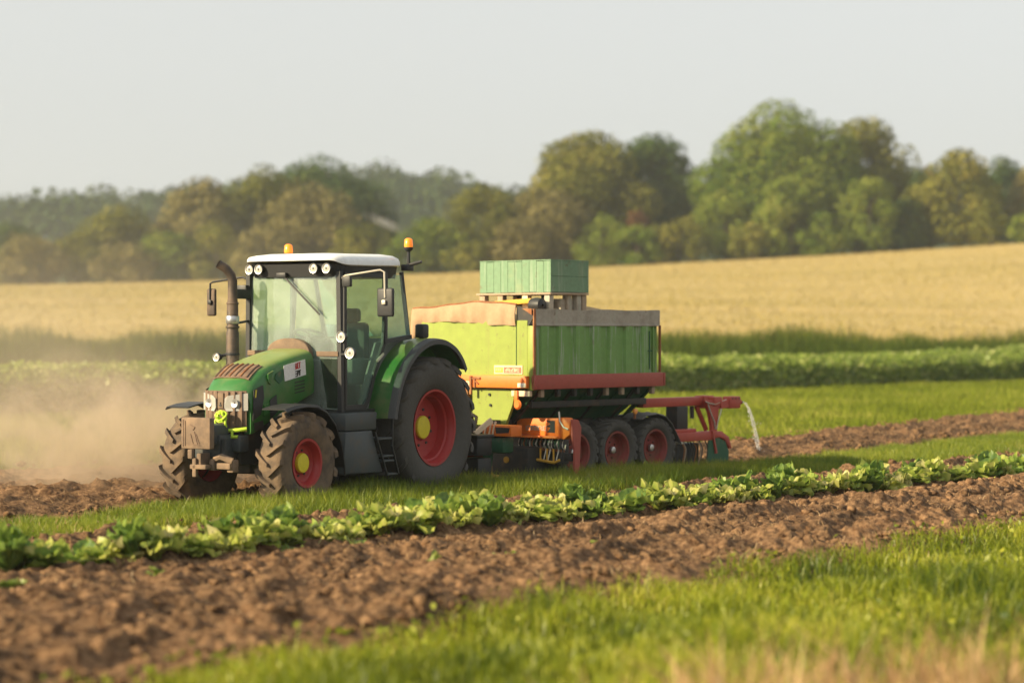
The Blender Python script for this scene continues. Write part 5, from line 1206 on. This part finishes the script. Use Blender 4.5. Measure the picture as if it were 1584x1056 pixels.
def puff(name, loc, rad, dens, col, nscale, label, cat, rot=(0, 0, 0), lo=.35, seed=0., power=1.4, aniso=.25):
    m = NT(name + '_air'); tc = m.n('ShaderNodeTexCoord'); ln_ = m.n('ShaderNodeVectorMath', operation='LENGTH'); m.l(tc.outputs['Object'], ln_.inputs[0])
    iv = m.n('ShaderNodeMath', operation='SUBTRACT', i_0=1., use_clamp=True); m.l(ln_.outputs['Value'], iv.inputs[1])
    pw_ = m.n('ShaderNodeMath', operation='POWER', i_1=power); m.l(iv.outputs[0], pw_.inputs[0])
    mp = m.n('ShaderNodeMapping'); mp.inputs['Location'].default_value = (seed, seed * .7, 0); mp.inputs['Scale'].default_value = [nscale * r for r in rad]; m.l(tc.outputs['Object'], mp.inputs[0])
    no = m.n('ShaderNodeTexNoise', i_Scale=1., i_Detail=5., i_Roughness=.62, i_Distortion=1.2); m.l(mp.outputs[0], no.inputs['Vector'])
    rp = m.ramp(no.outputs['Fac'], [(lo, 0.), (.75, 1.)])
    mu = m.n('ShaderNodeMath', operation='MULTIPLY'); m.l(pw_.outputs[0], mu.inputs[0]); m.l(rp, mu.inputs[1])
    mu2 = m.n('ShaderNodeMath', operation='MULTIPLY', i_1=dens); m.l(mu.outputs[0], mu2.inputs[0])
    vs = m.n('ShaderNodeVolumePrincipled'); vs.inputs['Color'].default_value = (*col, 1); vs.inputs['Anisotropy'].default_value = aniso; m.l(mu2.outputs[0], vs.inputs['Density'])
    m.l(vs.outputs[0], m.out.inputs['Volume'])
    bm = bmesh.new(); bmesh.ops.create_icosphere(bm, subdivisions=3, radius=1.0); me = bpy.data.meshes.new(name); bm.to_mesh(me); bm.free(); me.materials.append(m.m)
    o = bpy.data.objects.new(name, me); COL.objects.link(o); o.location = loc; o.scale = rad; o.rotation_euler = rot
    tag(o, label, cat, kind='stuff'); return o
DC = (.88, .73, .56)
puff('dust_cloud', (-5.7, 32.3, .6), (2.8, 2.2, 1.75), 3.6, DC, 1.25, 'thick brown dust rolling off the dusty front wheel', 'dust', lo=.40)
puff('drifting_dust', (-8.3, 38.0, 1.2), (6.2, 5.0, 2.7), .24, DC, .7, 'thin dust drifting across the crop left of the tractor', 'dust', seed=3., lo=.3)
puff('drifting_dust', (-21., 92., 3.0), (22., 30., 6.), .012, (.90, .80, .66), .06, 'faint dusty haze hanging before the left-hand trees', 'dust', seed=7., lo=.15)
puff('smoke_wisp', (-1.88, 33.2, 3.95), (.46, .12, .12), 9., (.95, .95, .93), 3.6, 'small white wisp of smoke left of the rear beacon', 'smoke', rot=(0, R_(24), 0), lo=.33, seed=2., power=1.9)
# the air itself
hm = NT('haze_air'); vp = hm.n('ShaderNodeVolumePrincipled'); vp.inputs['Color'].default_value = (.88, .95, 1.0, 1); vp.inputs['Density'].default_value = .00030; vp.inputs['Anisotropy'].default_value = .3
hm.l(vp.outputs[0], hm.out.inputs['Volume'])
hb = MB().box(-460, 460, -70, 910, -1.0, 66.0).build('haze', hm.m, None, 0); tag(hb, 'pale evening haze over the whole farmland', kind='stuff')
